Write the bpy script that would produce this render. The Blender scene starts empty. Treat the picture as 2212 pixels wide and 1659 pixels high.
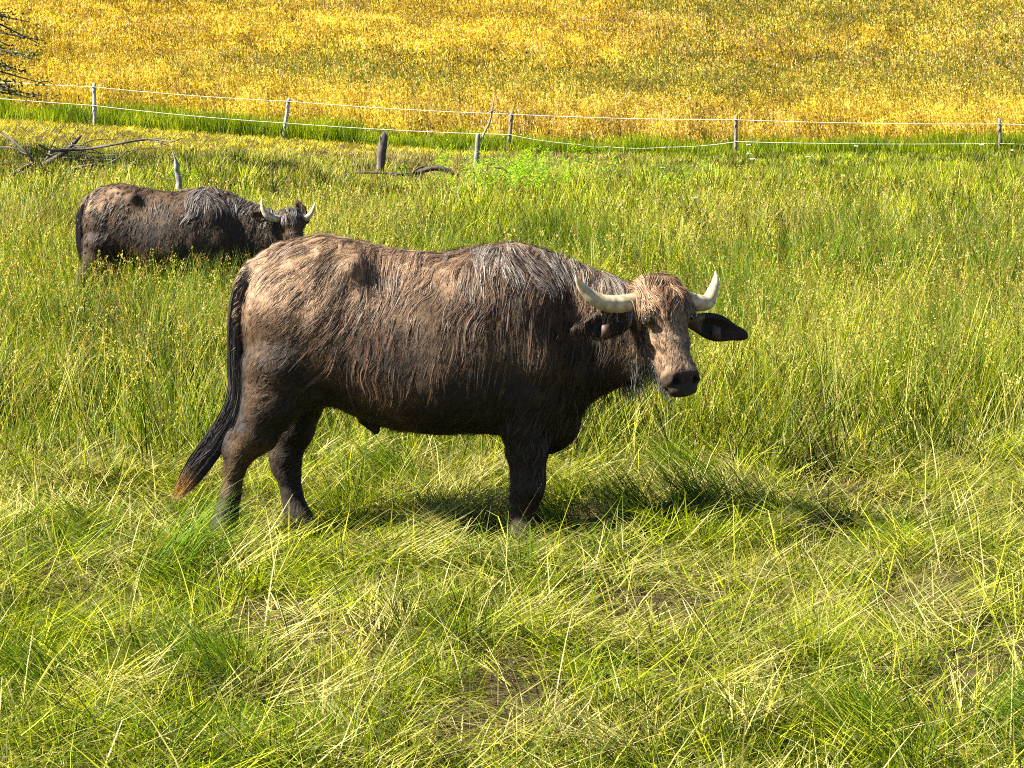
import bpy, math, random
import numpy as np
from mathutils import Vector

SHOW_GRASS = True
GD = 1.0            # grass density factor

# ------------------------------------------------------------------ camera, world, sun
scene = bpy.context.scene
CAM_H = 2.0
F_PX = 2190.0                      # focal length in pixels of a 1024 wide frame
PITCH = math.atan((384 - 115) / F_PX)
cam_d = bpy.data.cameras.new('camera'); cam = bpy.data.objects.new('camera', cam_d)
scene.collection.objects.link(cam); scene.camera = cam
cam.location = (0, 0, CAM_H); cam.rotation_euler = (math.pi/2 - PITCH, 0, 0)
cam_d.sensor_width = 36.0; cam_d.lens = 36.0*F_PX/1024; cam_d.clip_end = 2000; cam_d.clip_start = .1

SUN_DIR = Vector((-0.73, -0.15, 0.67)).normalized()          # towards the sun
SUN_EL = math.asin(SUN_DIR.z); SUN_AZ = math.atan2(SUN_DIR.x, SUN_DIR.y)
world = bpy.data.worlds.new('World'); scene.world = world; world.use_nodes = True
wn = world.node_tree
sky = wn.nodes.new('ShaderNodeTexSky'); sky.sky_type = 'NISHITA'; sky.sun_disc = False; sky.air_density = .6; sky.dust_density = .3
sky.sun_elevation = SUN_EL; sky.sun_rotation = SUN_AZ
bgn = wn.nodes['Background']; bgn.inputs[1].default_value = 0.05
wn.links.new(sky.outputs[0], bgn.inputs[0])
sun_d = bpy.data.lights.new('sun', 'SUN'); sun_d.energy = 5.0; sun_d.angle = math.radians(.5); sun_d.color = (1, .94, .82)
sun = bpy.data.objects.new('sun', sun_d); scene.collection.objects.link(sun)
sun.rotation_euler = SUN_DIR.to_track_quat('Z', 'Y').to_euler()
vs = scene.view_settings; vs.view_transform = 'Standard'; vs.look = 'None'; vs.gamma = 1; vs.exposure = 2.6
scene.cycles.max_bounces = 5; scene.cycles.diffuse_bounces = 2; scene.cycles.transmission_bounces = 3
scene.cycles.use_denoising = False; scene.cycles.filter_width = 1.05

# ------------------------------------------------------------------ helpers
C = scene.collection
cp, sp = math.cos(PITCH), math.sin(PITCH)
def P(px, py, Y):
    """picture position (2212 wide frame) -> world point at distance Y"""
    x = px*1024/2212; y = py*1024/2212
    u = (x-512)/F_PX; v = -(y-384)/F_PX
    dy = cp + v*sp; dz = -sp + v*cp
    t = Y/dy
    return np.array((u*t, Y, CAM_H + dz*t))
def tag(o, label=None, cat=None, group=None, kind=None):
    if label: o['label'] = label
    if cat: o['category'] = cat
    if group: o['group'] = group
    if kind: o['kind'] = kind
    return o
def empty(name, loc, rz=0.0):
    o = bpy.data.objects.new(name, None); C.objects.link(o); o.location = loc; o.rotation_euler = (0, 0, rz); o.empty_display_size = .1
    return o
def link_mesh(name, me, mat, parent=None, smooth=True):
    o = bpy.data.objects.new(name, me); C.objects.link(o)
    if mat: me.materials.append(mat)
    if parent: o.parent = parent
    if smooth and len(me.polygons): me.polygons.foreach_set('use_smooth', np.ones(len(me.polygons), bool))
    return o
def np_mesh(name, verts, faces, col=None):
    """verts (n,3), faces (m,k) -> mesh; col (n,3) goes to the point colour attribute 'col'"""
    me = bpy.data.meshes.new(name)
    verts = np.ascontiguousarray(verts, np.float32); faces = np.ascontiguousarray(faces, np.int32)
    m, k = faces.shape
    me.vertices.add(len(verts)); me.vertices.foreach_set('co', verts.ravel())
    me.loops.add(m*k); me.loops.foreach_set('vertex_index', faces.ravel())
    me.polygons.add(m); me.polygons.foreach_set('loop_start', np.arange(m, dtype=np.int32)*k)
    me.update(calc_edges=True)
    if col is not None:
        a = me.color_attributes.new('col', 'FLOAT_COLOR', 'POINT')
        c4 = np.ones((len(verts), 4), np.float32); c4[:, :3] = col
        a.data.foreach_set('color', c4.ravel())
    return me
def _h(ix, iy, iz, s):
    n = (ix.astype(np.int64)*374761393 + iy.astype(np.int64)*668265263 + iz.astype(np.int64)*2147483647 + s*1274126177) & 0xffffffff
    n = ((n ^ (n >> 13))*1274126177) & 0xffffffff
    n = ((n ^ (n >> 16))*2246822519) & 0xffffffff
    return ((n ^ (n >> 15)) & 0xffffff)/float(0xffffff)
def noise3(x, y, z, s=0):
    x, y, z = np.broadcast_arrays(np.asarray(x, float), y, z)
    x0, y0, z0 = np.floor(x), np.floor(y), np.floor(z)
    fx, fy, fz = x-x0, y-y0, z-z0
    fx = fx*fx*(3-2*fx); fy = fy*fy*(3-2*fy); fz = fz*fz*(3-2*fz)
    r = 0
    for i in (0, 1):
        for j in (0, 1):
            for k in (0, 1):
                r = r + _h(x0+i, y0+j, z0+k, s)*(fx if i else 1-fx)*(fy if j else 1-fy)*(fz if k else 1-fz)
    return r
def noise2(x, y, s=0): 
    x, y = np.broadcast_arrays(np.asarray(x, float), y)
    x0, y0 = np.floor(x), np.floor(y); fx, fy = x-x0, y-y0
    fx = fx*fx*(3-2*fx); fy = fy*fy*(3-2*fy); z = np.zeros_like(x0)
    a = _h(x0, y0, z, s); b = _h(x0+1, y0, z, s); c = _h(x0, y0+1, z, s); d = _h(x0+1, y0+1, z, s)
    return (a*(1-fx)+b*fx)*(1-fy) + (c*(1-fx)+d*fx)*fy
def fbm2(x, y, s=0, o=3):
    r = 0; a = .5; t = 0
    for i in range(o):
        r = r + a*noise2(x*2**i, y*2**i, s+i); t += a; a *= .5
    return r/t
def fbm3(x, y, z, s=0, o=3):
    r = 0; a = .5; t = 0
    for i in range(o):
        r = r + a*noise3(x*2**i, y*2**i, z*2**i, s+i); t += a; a *= .5
    return r/t
def sstep(a, b, x):
    t = np.clip((x-a)/(b-a), 0, 1); return t*t*(3-2*t)
def mixc(a, b, t):
    t = np.asarray(t)[..., None]; return np.asarray(a)*(1-t) + np.asarray(b)*t

# ------------------------------------------------------------------ materials
def new_mat(name):
    m = bpy.data.materials.new(name); m.use_nodes = True
    nt = m.node_tree; return m, nt, nt.nodes['Principled BSDF'], nt.nodes['Material Output']
def attr_mat(name, rough=.6, spec=.3, transl=0.0, bump=None, var=0.0, sheen=0.0, hue=None):
    """base colour from the mesh's own 'col' attribute, a little noise on it, optional translucency and bump"""
    m, nt, b, out = new_mat(name)
    a = nt.nodes.new('ShaderNodeAttribute'); a.attribute_name = 'col'
    colout = a.outputs['Color']
    if var:
        tc = nt.nodes.new('ShaderNodeTexCoord'); n = nt.nodes.new('ShaderNodeTexNoise'); n.inputs['Scale'].default_value = var
        n.inputs['Detail'].default_value = 4
        nt.links.new(tc.outputs['Object'], n.inputs['Vector'])
        mr = nt.nodes.new('ShaderNodeMapRange'); mr.inputs[1].default_value = .3; mr.inputs[2].default_value = .7
        mr.inputs[3].default_value = .65; mr.inputs[4].default_value = 1.35
        nt.links.new(n.outputs['Fac'], mr.inputs[0])
        mx = nt.nodes.new('ShaderNodeVectorMath'); mx.operation = 'SCALE'
        nt.links.new(colout, mx.inputs[0]); nt.links.new(mr.outputs[0], mx.inputs['Scale']); colout = mx.outputs[0]
    nt.links.new(colout, b.inputs['Base Color'])
    b.inputs['Roughness'].default_value = rough; b.inputs['Specular IOR Level'].default_value = spec
    if sheen:
        b.inputs['Sheen Weight'].default_value = sheen; b.inputs['Sheen Roughness'].default_value = .4
    if bump:
        tc = nt.nodes.new('ShaderNodeTexCoord'); mp = nt.nodes.new('ShaderNodeMapping')
        mp.inputs['Scale'].default_value = bump[0]
        n = nt.nodes.new('ShaderNodeTexNoise'); n.inputs['Scale'].default_value = bump[1]; n.inputs['Detail'].default_value = 6
        n.inputs['Roughness'].default_value = .65
        nt.links.new(tc.outputs['Object'], mp.inputs[0]); nt.links.new(mp.outputs[0], n.inputs['Vector'])
        bp = nt.nodes.new('ShaderNodeBump'); bp.inputs['Strength'].default_value = bump[2]; bp.inputs['Distance'].default_value = bump[3]
        nt.links.new(n.outputs['Fac'], bp.inputs['Height']); nt.links.new(bp.outputs[0], b.inputs['Normal'])
    if transl:
        t = nt.nodes.new('ShaderNodeBsdfTranslucent'); mxs = nt.nodes.new('ShaderNodeMixShader')
        mxs.inputs[0].default_value = transl
        hs = nt.nodes.new('ShaderNodeHueSaturation'); hs.inputs['Saturation'].default_value = 1.15; hs.inputs['Value'].default_value = 1.35
        nt.links.new(colout, hs.inputs['Color']); nt.links.new(hs.outputs[0], t.inputs[0])
        nt.links.new(b.outputs[0], mxs.inputs[1]); nt.links.new(t.outputs[0], mxs.inputs[2]); nt.links.new(mxs.outputs[0], out.inputs[0])
    return m
def plain_mat(name, col, rough=.5, spec=.4):
    m, nt, b, out = new_mat(name)
    b.inputs['Base Color'].default_value = (*col, 1); b.inputs['Roughness'].default_value = rough; b.inputs['Specular IOR Level'].default_value = spec
    tc = nt.nodes.new('ShaderNodeTexCoord'); n = nt.nodes.new('ShaderNodeTexNoise'); n.inputs['Scale'].default_value = 25; n.inputs['Detail'].default_value = 5
    nt.links.new(tc.outputs['Object'], n.inputs['Vector'])
    mx = nt.nodes.new('ShaderNodeMix'); mx.data_type = 'RGBA'
    mx.inputs[6].default_value = (*[c*.72 for c in col], 1); mx.inputs[7].default_value = (*[min(1, c*1.15) for c in col], 1)
    nt.links.new(n.outputs['Fac'], mx.inputs[0]); nt.links.new(mx.outputs[2], b.inputs['Base Color'])
    return m
M_GRASS = attr_mat('grass_blades', rough=.5, spec=.12, transl=.42)
M_DRY = attr_mat('dry_grass_blades', rough=.6, spec=.2, transl=.35)
M_WOOD = attr_mat('weathered_wood', rough=.85, spec=.15, var=14, bump=((8, 8, 1), 12, .6, .01))
M_HIDE = attr_mat('hide', rough=.62, spec=.14, var=45, bump=((1.6, 1.6, .6), 60, .8, .010))
M_HAIR = attr_mat('coat_hair', rough=.5, spec=.15)
M_HORN = attr_mat('horn', rough=.5, spec=.3, var=30, bump=((1, 1, 1), 90, .15, .003))
# ------------------------------------------------------------------ buffalo: body as one continuous surface from a distance field
class Field:
    """smooth union of shapes, sampled sparsely on a grid; coordinates local to the animal (x forward, y away from camera, z up)"""
    def __init__(s): s.prims = []; s.cuts = []; s.bumps = []
    def cone(s, a, b, ra, rb, k=.04): s.prims.append(('c', np.array(a, float), np.array(b, float), ra, rb, k))
    def chain(s, pts, k=.04):
        for (a, ra), (b, rb) in zip(pts[:-1], pts[1:]): s.cone(a, b, ra, rb, k)
    def ell(s, c, r, axes=None, k=.04): s.prims.append(('e', np.array(c, float), np.array(r, float), np.eye(3) if axes is None else np.array(axes, float), k))
    def loft(s, O, axes, st, k=.04, tent=.2, p=2.0): s.prims.append(('l', np.array(O, float), np.array(axes, float), np.array(st, float), k, tent, p))
    def cut(s, c, r, axes=None, k=.01): s.cuts.append((np.array(c, float), np.array(r, float), np.eye(3) if axes is None else np.array(axes, float), k))
    def bump(s, c, r, a): s.bumps.append((np.array(c, float), r, a))
    @staticmethod
    def _ell(p, c, r, ax):
        q = (p-c) @ ax.T; k0 = np.linalg.norm(q/r, axis=1); k1 = np.linalg.norm(q/(r*r), axis=1)+1e-9
        return k0*(k0-1)/k1
    def __call__(s, p):
        p = np.asarray(p, float); d = np.full(len(p), 9.)
        for pr in s.prims:
            if pr[0] == 'c':
                _, a, b, ra, rb, k = pr; ab = b-a
                t = np.clip(((p-a) @ ab)/(ab @ ab), 0, 1); q = p-a-t[:, None]*ab
                e = np.sqrt((q*q).sum(1)) - (ra+(rb-ra)*t)
            elif pr[0] == 'e':
                _, c, r, ax, k = pr; e = s._ell(p, c, r, ax)
            else:
                _, O, ax, st, k, tent, pw = pr
                q = (p-O) @ ax.T                       # q0 along, q1 lateral, q2 up
                x = np.clip(q[:, 0], st[0, 0], st[-1, 0])
                i = lambda c: np.interp(x, st[:, 0], st[:, c])
                top, bot, w, cy = i(1), i(2), i(3), i(4)
                zc = (top+bot)/2; h = (top-bot)/2
                tz = (q[:, 2]-zc)/h; ww = w*(1-tent*np.clip(tz, -1.2, 1.2))
                ty = (q[:, 1]-cy)/ww
                over = np.abs(q[:, 0]-x)/np.minimum(h, w)
                rr = (np.abs(ty)**pw+np.abs(tz)**pw+np.abs(over)**pw)**(1/pw)
                g = np.sqrt((ty/ww)**2+(tz/h)**2+(over/np.minimum(h, w))**2)/np.maximum(rr, 1e-4)
                e = (rr-1)/np.maximum(g, 1e-3)
                e = np.where(rr < .4, -np.minimum(h, w)*.6, e)
            hh = np.clip(k-np.abs(d-e), 0, None)/k
            d = np.minimum(d, e)-hh*hh*k*.25
        for c, r, a in s.bumps:
            q = p-c; d = d - a*np.exp(-(q*q).sum(1)/(r*r))
        for c, r, ax, k in s.cuts:
            e = -s._ell(p, c, r, ax); hh = np.clip(k-np.abs(d-e), 0, None)/k
            d = np.maximum(d, e)+hh*hh*k*.25
        return d
    def sample(s, lo, hi, vx):
        lo = np.array(lo); hi = np.array(hi); m = 4
        n = (np.ceil((hi-lo)/(vx*m)).astype(int))*m+1
        nc = (n-1)//m+1
        cx = np.stack(np.meshgrid(*[lo[i]+np.arange(nc[i])*vx*m for i in range(3)], indexing='ij'), -1)
        fc = s(cx.reshape(-1, 3)).reshape(nc)
        f = fc
        for ax in range(3):
            f = np.moveaxis(f, ax, 0); out = np.empty(((f.shape[0]-1)*m+1,)+f.shape[1:])
            for j in range(m): out[j:-1:m] = f[:-1]*(1-j/m)+f[1:]*j/m
            out[-1] = f[-1]; f = np.moveaxis(out, 0, ax)
        f = np.ascontiguousarray(f)
        idx = np.argwhere(np.abs(f) < vx*m*1.6)
        for c0 in range(0, len(idx), 300000):
            ii = idx[c0:c0+300000]; f[ii[:, 0], ii[:, 1], ii[:, 2]] = s(lo+ii*vx)
        s.grid, s.lo, s.vx = f, lo, vx
        return f
    def fast(s, p):
        g = s.grid; q = (p-s.lo)/s.vx; q = np.clip(q, 0, np.array(g.shape)-1.001)
        i = q.astype(int); fr = q-i; r = 0
        for a in (0, 1):
            for b in (0, 1):
                for c in (0, 1):
                    r = r+g[i[:, 0]+a, i[:, 1]+b, i[:, 2]+c]*(fr[:, 0] if a else 1-fr[:, 0])*(fr[:, 1] if b else 1-fr[:, 1])*(fr[:, 2] if c else 1-fr[:, 2])
        return r
    def normal(s, p, fn=None, e=.006):
        fn = fn or s.fast; n = np.stack([fn(p+np.eye(3)[i]*e)-fn(p-np.eye(3)[i]*e) for i in range(3)], 1)
        return n/(np.linalg.norm(n, axis=1)[:, None]+1e-9)
    def mesh(s):
        f = s.grid; ins = f < 0
        nx, ny, nz = f.shape
        cnt = np.zeros((nx-1, ny-1, nz-1)); acc = np.zeros((nx-1, ny-1, nz-1, 3))
        for ax in range(3):
            o1, o2 = [a for a in range(3) if a != ax]
            for d1 in (0, 1):
                for d2 in (0, 1):
                    sl0 = [None]*3; sl1 = [None]*3
                    sl0[ax] = slice(0, -1); sl1[ax] = slice(1, None)
                    for o, dd in ((o1, d1), (o2, d2)): sl0[o] = sl1[o] = slice(dd, f.shape[o]-1+dd)
                    f0, f1 = f[tuple(sl0)], f[tuple(sl1)]
                    m = (f0 < 0) != (f1 < 0); t = np.where(m, f0/np.where(m, f0-f1, 1), 0)
                    cnt += m; acc[..., ax] += t; acc[..., o1] += m*d1; acc[..., o2] += m*d2
        act = cnt > 0; vid = -np.ones(act.shape, np.int64); vid[act] = np.arange(act.sum())
        ii = np.argwhere(act); v = s.lo+(ii+acc[act]/cnt[act][:, None])*s.vx
        quads = []
        for ax in range(3):
            o1, o2 = [(1, 2), (2, 0), (0, 1)][ax]
            sl = [slice(1, -1)]*3; sl[ax] = slice(0, -1); sl2 = list(sl); sl2[ax] = slice(1, None)
            a, b = ins[tuple(sl)], ins[tuple(sl2)]
            e = np.argwhere(a != b); off = np.array([1, 1, 1]); off[ax] = 0; e = e+off
            flip = a[a != b]
            def cell(d1, d2):
                c = e.copy(); c[:, o1] -= d1; c[:, o2] -= d2; return vid[c[:, 0], c[:, 1], c[:, 2]]
            q = np.stack([cell(1, 1), cell(0, 1), cell(0, 0), cell(1, 0)], 1)
            q[~flip] = q[~flip][:, ::-1]; quads.append(q)
        return v, np.concatenate(quads)

def ribbon(pts, width, side, col, taper=.6, root=.5):
    """pts (n,k,3) strands -> flat strips; width (n,), side (n,3) or (n,k,3), col (n,3) or (n,k,3)"""
    n, k, _ = pts.shape; t = np.linspace(0, 1, k)
    w = (root+(1-root)*np.minimum(1, t*4))*(1-t**2.2*taper-.0)
    w = w[None, :]*width[:, None]*.5
    if side.ndim == 2: side = side[:, None, :]
    off = side*w[..., None]
    v = np.stack([pts-off, pts+off], 2).reshape(-1, 3)
    base = (np.arange(n)*k*2)[:, None]+np.arange(k-1)[None]*2
    f = np.stack([base, base+1, base+3, base+2], -1).reshape(-1, 4)
    if col.ndim == 2: col = np.repeat(col[:, None, :], k, 1)
    return v, f, np.repeat(col.reshape(-1, 3), 2, 0)
def tube(paths, sides=8):
    """list of [(point, radius), ...] -> verts, quad faces, ring parameter"""
    V, Fc, T = [], [], []; o = 0
    for path in paths:
        pts = np.array([p for p, r in path], float); rr = np.array([r for p, r in path], float); n = len(pts)
        tan = np.gradient(pts, axis=0); tan /= np.linalg.norm(tan, axis=1)[:, None]+1e-9
        ref = np.array((0, 0, 1.)) if abs(tan[0][2]) < .9 else np.array((1., 0, 0))
        nrm = np.cross(tan[0], ref); nrm /= np.linalg.norm(nrm)
        for i in range(n):
            nrm = nrm-tan[i]*(nrm @ tan[i]); nrm /= np.linalg.norm(nrm); b = np.cross(tan[i], nrm)
            for j in range(sides):
                a = 2*math.pi*j/sides; V.append(pts[i]+rr[i]*(math.cos(a)*nrm+math.sin(a)*b)); T.append(i/(n-1))
        for i in range(n-1):
            for j in range(sides):
                a = o+i*sides+j; b2 = o+i*sides+(j+1) % sides; Fc.append((a, b2, b2+sides, a+sides))
        for base in (o, o+(n-1)*sides):                # end caps as quads
            for j in range(1, sides-2, 2): Fc.append((base, base+j, base+j+1, base+j+2))
        o += n*sides
    return np.array(V), np.array(Fc), np.array(T)
def smooth_path(pts, n):
    """Catmull-Rom through [(p, r)]"""
    A = np.array([list(p)+[r] for p, r in pts], float); A = np.vstack([2*A[0]-A[1], A, 2*A[-1]-A[-2]])
    out = []
    m = len(pts)-1
    for i in range(m):
        p0, p1, p2, p3 = A[i:i+4]
        for j in range(n if i < m-1 else n+1):
            t = j/n; q = .5*((2*p1)+(p2-p0)*t+(2*p0-5*p1+4*p2-p3)*t*t+(3*p1-p0-3*p2+p3)*t**3)
            out.append((q[:3], max(q[3], .0005)))
    return out
def unit(v): v = np.asarray(v, float); return v/np.linalg.norm(v)

def grow_hair(fld, roots, length, steps, flow, lift, clump, seed, rng, width, colf, stray=.25, lockn=7, spread=.012):
    """locks of strands that walk along the hide: flow(p)->direction field, lift above the hide"""
    n = len(roots)
    # guides
    def walk(p0, L, noise_amp, lf):
        p = p0.copy(); pts = [p.copy()]; h = (L/steps)[:, None]
        for i in range(steps):
            nn = fld.normal(p); d = flow(p)
            d = d+noise_amp*(np.stack([noise3(p[:, 0]*9+7, p[:, 1]*9, p[:, 2]*9, seed+a) for a in range(3)], 1)-.5)*2
            d = d-nn*(d*nn).sum(1)[:, None]; d /= np.linalg.norm(d, axis=1)[:, None]+1e-6
            p = p+d*h; dist = fld.fast(p); t = (i+1)/steps
            # hold the strand a little above the hide, hanging free where the hide falls away
            want = lf*(.35+.9*t)
            p = p+fld.normal(p)*np.where(dist < want, want-dist, (want-dist)*.35)[:, None]
            pts.append(p.copy())
        return np.stack(pts, 1)
    g = walk(roots, length, clump, np.full(n, lift))
    V = []
    t = np.linspace(0, 1, steps+1)[None, :, None]
    L2 = []
    for j in range(lockn):
        r0 = rng.normal(0, spread, (n, 3)); tipo = r0*rng.uniform(.0, .5, (n, 1))+rng.normal(0, spread*stray, (n, 3))
        off = r0[:, None]*(1-t)+tipo[:, None]*t
        s = g+off
        cut = rng.uniform(.6, 1, (n, 1, 1))
        # shorten: resample
        idx = t*cut*(steps); i0 = np.clip(np.floor(idx).astype(int), 0, steps-1); fr = idx-i0
        i0b = np.broadcast_to(i0, (n, steps+1, 1))[..., 0]
        a = np.take_along_axis(s, np.repeat(i0b[..., None], 3, 2), 1); b = np.take_along_axis(s, np.repeat(i0b[..., None]+1, 3, 2), 1)
        s = a*(1-fr)+b*fr
        V.append(s); L2.append(r0)
    S = np.concatenate(V, 0); K = S.shape[1]
    flat = S.reshape(-1, 3); d = fld.fast(flat); nn = fld.normal(flat)
    flat = flat+nn*np.clip(.0025-d, 0, .05)[:, None]; S = flat.reshape(S.shape)
    nn = nn.reshape(S.shape); tan = np.gradient(S, axis=1); side = np.cross(tan, nn); side /= np.linalg.norm(side, axis=2)[..., None]+1e-9
    side = side+nn*rng.uniform(-.6, .6, (len(S), 1, 1)); side /= np.linalg.norm(side, axis=2)[..., None]
    col = colf(S, np.concatenate([np.arange(n)]*lockn), rng)
    return ribbon(S, width*rng.uniform(.6, 1.3, len(S)), side, col)
# ------------------------------------------------------------------ the two buffaloes
D1 = 10.2
ORG1 = np.array((P(860, 700, D1)[0], D1, 0.0))
def L(px, py, yl=0.0): return P(px, py, D1+yl)-ORG1
def trunk(F, neck):
    """barrel, rump, shoulders and legs shared by both animals; measured along the standing animal"""
    st = []
    for px, top, bot, w, cy in [(572, 590, 800, .085, 0), (588, 556, 825, .15, 0), (606, 538, 845, .22, 0), (632, 520, 862, .275, 0),
                                (690, 505, 862, .305, 0), (760, 516, 895, .31, 0), (850, 537, 928, .355, 0), (950, 547, 936, .385, 0),
                                (1050, 531, 934, .36, 0), (1115, 526, 940, .31, 0), (1180, 541, 950, .26, 0)]+neck:
        a = L(px, top, 0); b = L(px, bot, 0); st.append((a[0], a[2], b[2], w, cy))
    F.loft((0, 0, 0), np.eye(3), st, k=.03, tent=.22, p=2.15)
    # haunch and thighs
    for s in (-1, 1):
        F.ell(L(618, 700, .13*s), (.20, .17, .27), k=.08)
        F.ell(L(640, 790, .17*s), (.17, .115, .19), k=.06)
        F.ell(L(1140, 740, .17*s), (.17, .12, .28), k=.09)           # shoulder
        F.ell(L(1135, 850, .18*s), (.13, .10, .16), k=.06)
    F.cone(L(580, 610, 0), L(578, 780, 0), .10, .11, k=.06)
    # hip bones, sunken flank, ribs, shoulder blade
    for s in (-1, 1):
        F.bump(L(762, 572, .23*s), .075, .052); F.bump(L(818, 602, .28*s), .085, -.062)
        F.bump(L(575, 600, .15*s), .06, .018)
        F.bump(L(1095, 580, .20*s), .10, .02); F.bump(L(1190, 700, .26*s), .09, -.02); F.bump(L(1165, 790, .28*s), .07, .02)
        for i in range(6): F.bump(L(880+i*34, 700, .38*s), .03, .006)
    # near hind, far hind
    F.chain([(L(600, 800, -.17), .17), (L(588, 868, -.18), .135), (L(552, 935, -.18), .098), (L(520, 972, -.18), .066), (L(508, 1010, -.18), .047),
             (L(498, 1065, -.18), .041), (L(489, 1105, -.18), .049), (L(484, 1140, -.20), .055), (L(486, 1168, -.21), .068)], k=.035)
    F.cone(L(500, 948, -.18), L(497, 975, -.18), .032, .034, k=.03)
    F.chain([(L(640, 790, .17), .17), (L(645, 865, .18), .118), (L(632, 930, .18), .098), (L(618, 985, .18), .072), (L(622, 1020, .18), .058),
             (L(631, 1065, .18), .044), (L(641, 1100, .17), .050), (L(648, 1122, .16), .055), (L(652, 1140, .15), .068)], k=.035)
    F.cone(L(600, 985, .18), L(603, 1010, .18), .035, .035, k=.03)
    F.cone(L(672, 850, -.14), L(715, 862, -.05), .075, .02, k=.06)
    # fore legs
    F.chain([(L(1136, 850, -.17), .125), (L(1128, 920, -.17), .10), (L(1138, 975, -.165), .086), (L(1138, 1030, -.16), .070), (L(1138, 1058, -.16), .073),
             (L(1132, 1090, -.16), .052), (L(1129, 1125, -.16), .046), (L(1130, 1150, -.17), .056), (L(1134, 1176, -.18), .066)], k=.03)
    F.chain([(L(1150, 850, .16), .12), (L(1142, 920, .16), .10), (L(1146, 970, .155), .082), (L(1144, 1020, .15), .066), (L(1143, 1045, .15), .070),
             (L(1139, 1075, .15), .050), (L(1136, 1105, .15), .046), (L(1138, 1122, .15), .055), (L(1142, 1140, .14), .066)], k=.03)
    F.ell(L(1193, 900, 0), (.125, .15, .16), k=.09)               # brisket
    F.cone(L(1185, 955, 0), L(1215, 925, 0), .045, .06, k=.05)
    F.cone(L(792, 905, 0), L(812, 930, -.02), .035, .016, k=.04)   # sheath
    # tail
    F.chain([(L(612, 556, 0), .075), (L(578, 568, -.01), .058), (L(550, 580, -.03), .040), (L(534, 592, -.04), .034), (L(520, 618, -.05), .030), (L(511, 680, -.06), .026), (L(510, 760, -.06), .022),
             (L(511, 830, -.06), .018)], k=.018)
SL = .80
def head(F, O, v, f, sc=1.0):
    """skull, muzzle and ears on the neck's end. O poll, v down the nose, f where the face looks. returns the head's axes"""
    v = unit(v); n = unit(np.asarray(f, float)-v*(np.dot(f, v))); u = np.cross(v, n)      # u: the animal's ... lateral
    if u[0] < 0: u = -u
    A = np.array((v, u, n))
    st = [(.02, .022, -.15, .122), (.05, .046, -.19, .132), (.10, .060, -.205, .128), (.17, .056, -.215, .119), (.225, .046, -.215, .108), (.29, .036, -.205, .090),
          (.36, .028, -.175, .078), (.43, .022, -.145, .074), (.485, .020, -.125, .080), (.53, .018, -.112, .090), (.575, .006, -.105, .088), (.595, -.018, -.100, .074)]
    st = [(a*sc*SL, b*sc, c*sc, w*sc, 0) for a, b, c, w in st]
    F.loft(O, A, st, k=.03, tent=.06, p=2.5)
    H = lambda s, l, h: O+(v*s*SL+u*l+n*h)*sc
    F.cone(H(.20, 0, -.19), H(.50, 0, -.14), .078*sc, .045*sc, k=.05)       # lower jaw
    F.ell(H(.53, 0, -.105), (.045*sc, .055*sc, .028*sc), A, k=.02)           # chin
    for s in (-1, 1):
        F.bump(H(.185, .112*s, .005), .040*sc, .018); F.bump(H(.155, .112*s, .022), .026*sc, .010)   # brow
        F.bump(H(.245, .10*s, -.02), .035*sc, -.008)
        F.bump(H(.29, .075*s, -.055), .05*sc, .012)
        F.bump(H(.34, .070*s, .005), .032*sc, .007); F.bump(H(.40, .075*s, -.03), .03*sc, -.006)
        F.bump(H(.10, .06*s, .055), .05*sc, .008)
        F.cut(H(.578, .050*s, .010), (.023*sc, .017*sc, .032*sc), unit_axes(A, .5*s))
        F.bump(H(.548, .060*s, .012), .022*sc, .008); F.bump(H(.59, .072*s, -.005), .018*sc, .006)
        F.cut(H(.620, .03*s, -.070), (.040*sc, .065*sc, .005*sc), A)
    F.bump(H(.57, 0, .0), .018*sc, -.004)
    return A, H
def unit_axes(A, ang):
    v, u, n = A; c, s = math.cos(ang), math.sin(ang)
    return np.array((v*c+u*s, u*c-v*s, n))
def ear(F, base, tip, up, w=.068, th=.012):
    base = np.array(base, float); tip = np.array(tip, float); a = unit(tip-base); Ln = np.linalg.norm(tip-base)
    up = unit(np.array(up, float)-a*np.dot(up, a)); nr = np.cross(a, up)
    if nr[1] > 0: nr = -nr                               # the open side faces forward
    c = base+a*Ln*.53
    F.ell(base+a*Ln*.40, (Ln*.36, w, th*1.7), (a, up, nr), k=.01); F.ell(base+a*Ln*.64, (Ln*.37, w*.60, th*1.4), (a, up, nr), k=.02)
    F.ell(base+a*Ln*.32, (Ln*.36, w*.72, th*2.6), (a, up, nr), k=.02)
    F.cone(base-a*.03, base+a*Ln*.22, .032, .030, k=.03)
    F.cut(base+a*Ln*.45+nr*th*2.6, (Ln*.38, w*.72, th*2.9), (a, up, nr), k=.008)
def horn_mesh(name, path, parent, tipdark=.25):
    V, Fc, T = tube([smooth_path([(p, r*.88) for p, r in path], 8)], 16)
    ctr = V.reshape(-1, 16, 3).mean(1); V = V+(V-np.repeat(ctr, 16, 0))*(.035*np.sin(T*T.max()*95)*sstep(.55, .1, T))[:, None]
    r = noise3(V[:, 0]*40, V[:, 1]*40, V[:, 2]*40, 3)
    col = mixc(np.array((.22, .165, .09)), (.42, .335, .205), r); col = mixc(col, (.30, .25, .17), sstep(.14, .0, T)*.7)
    col = mixc(col, (.42, .37, .28), sstep(.8, 1, T)*tipdark)
    # growth rings near the base
    cen = V.copy(); ring = 1+.012*np.sin(T*150)*(T < .4)
    return link_mesh(name, np_mesh(name, V, Fc, col), M_HORN, parent)
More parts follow.
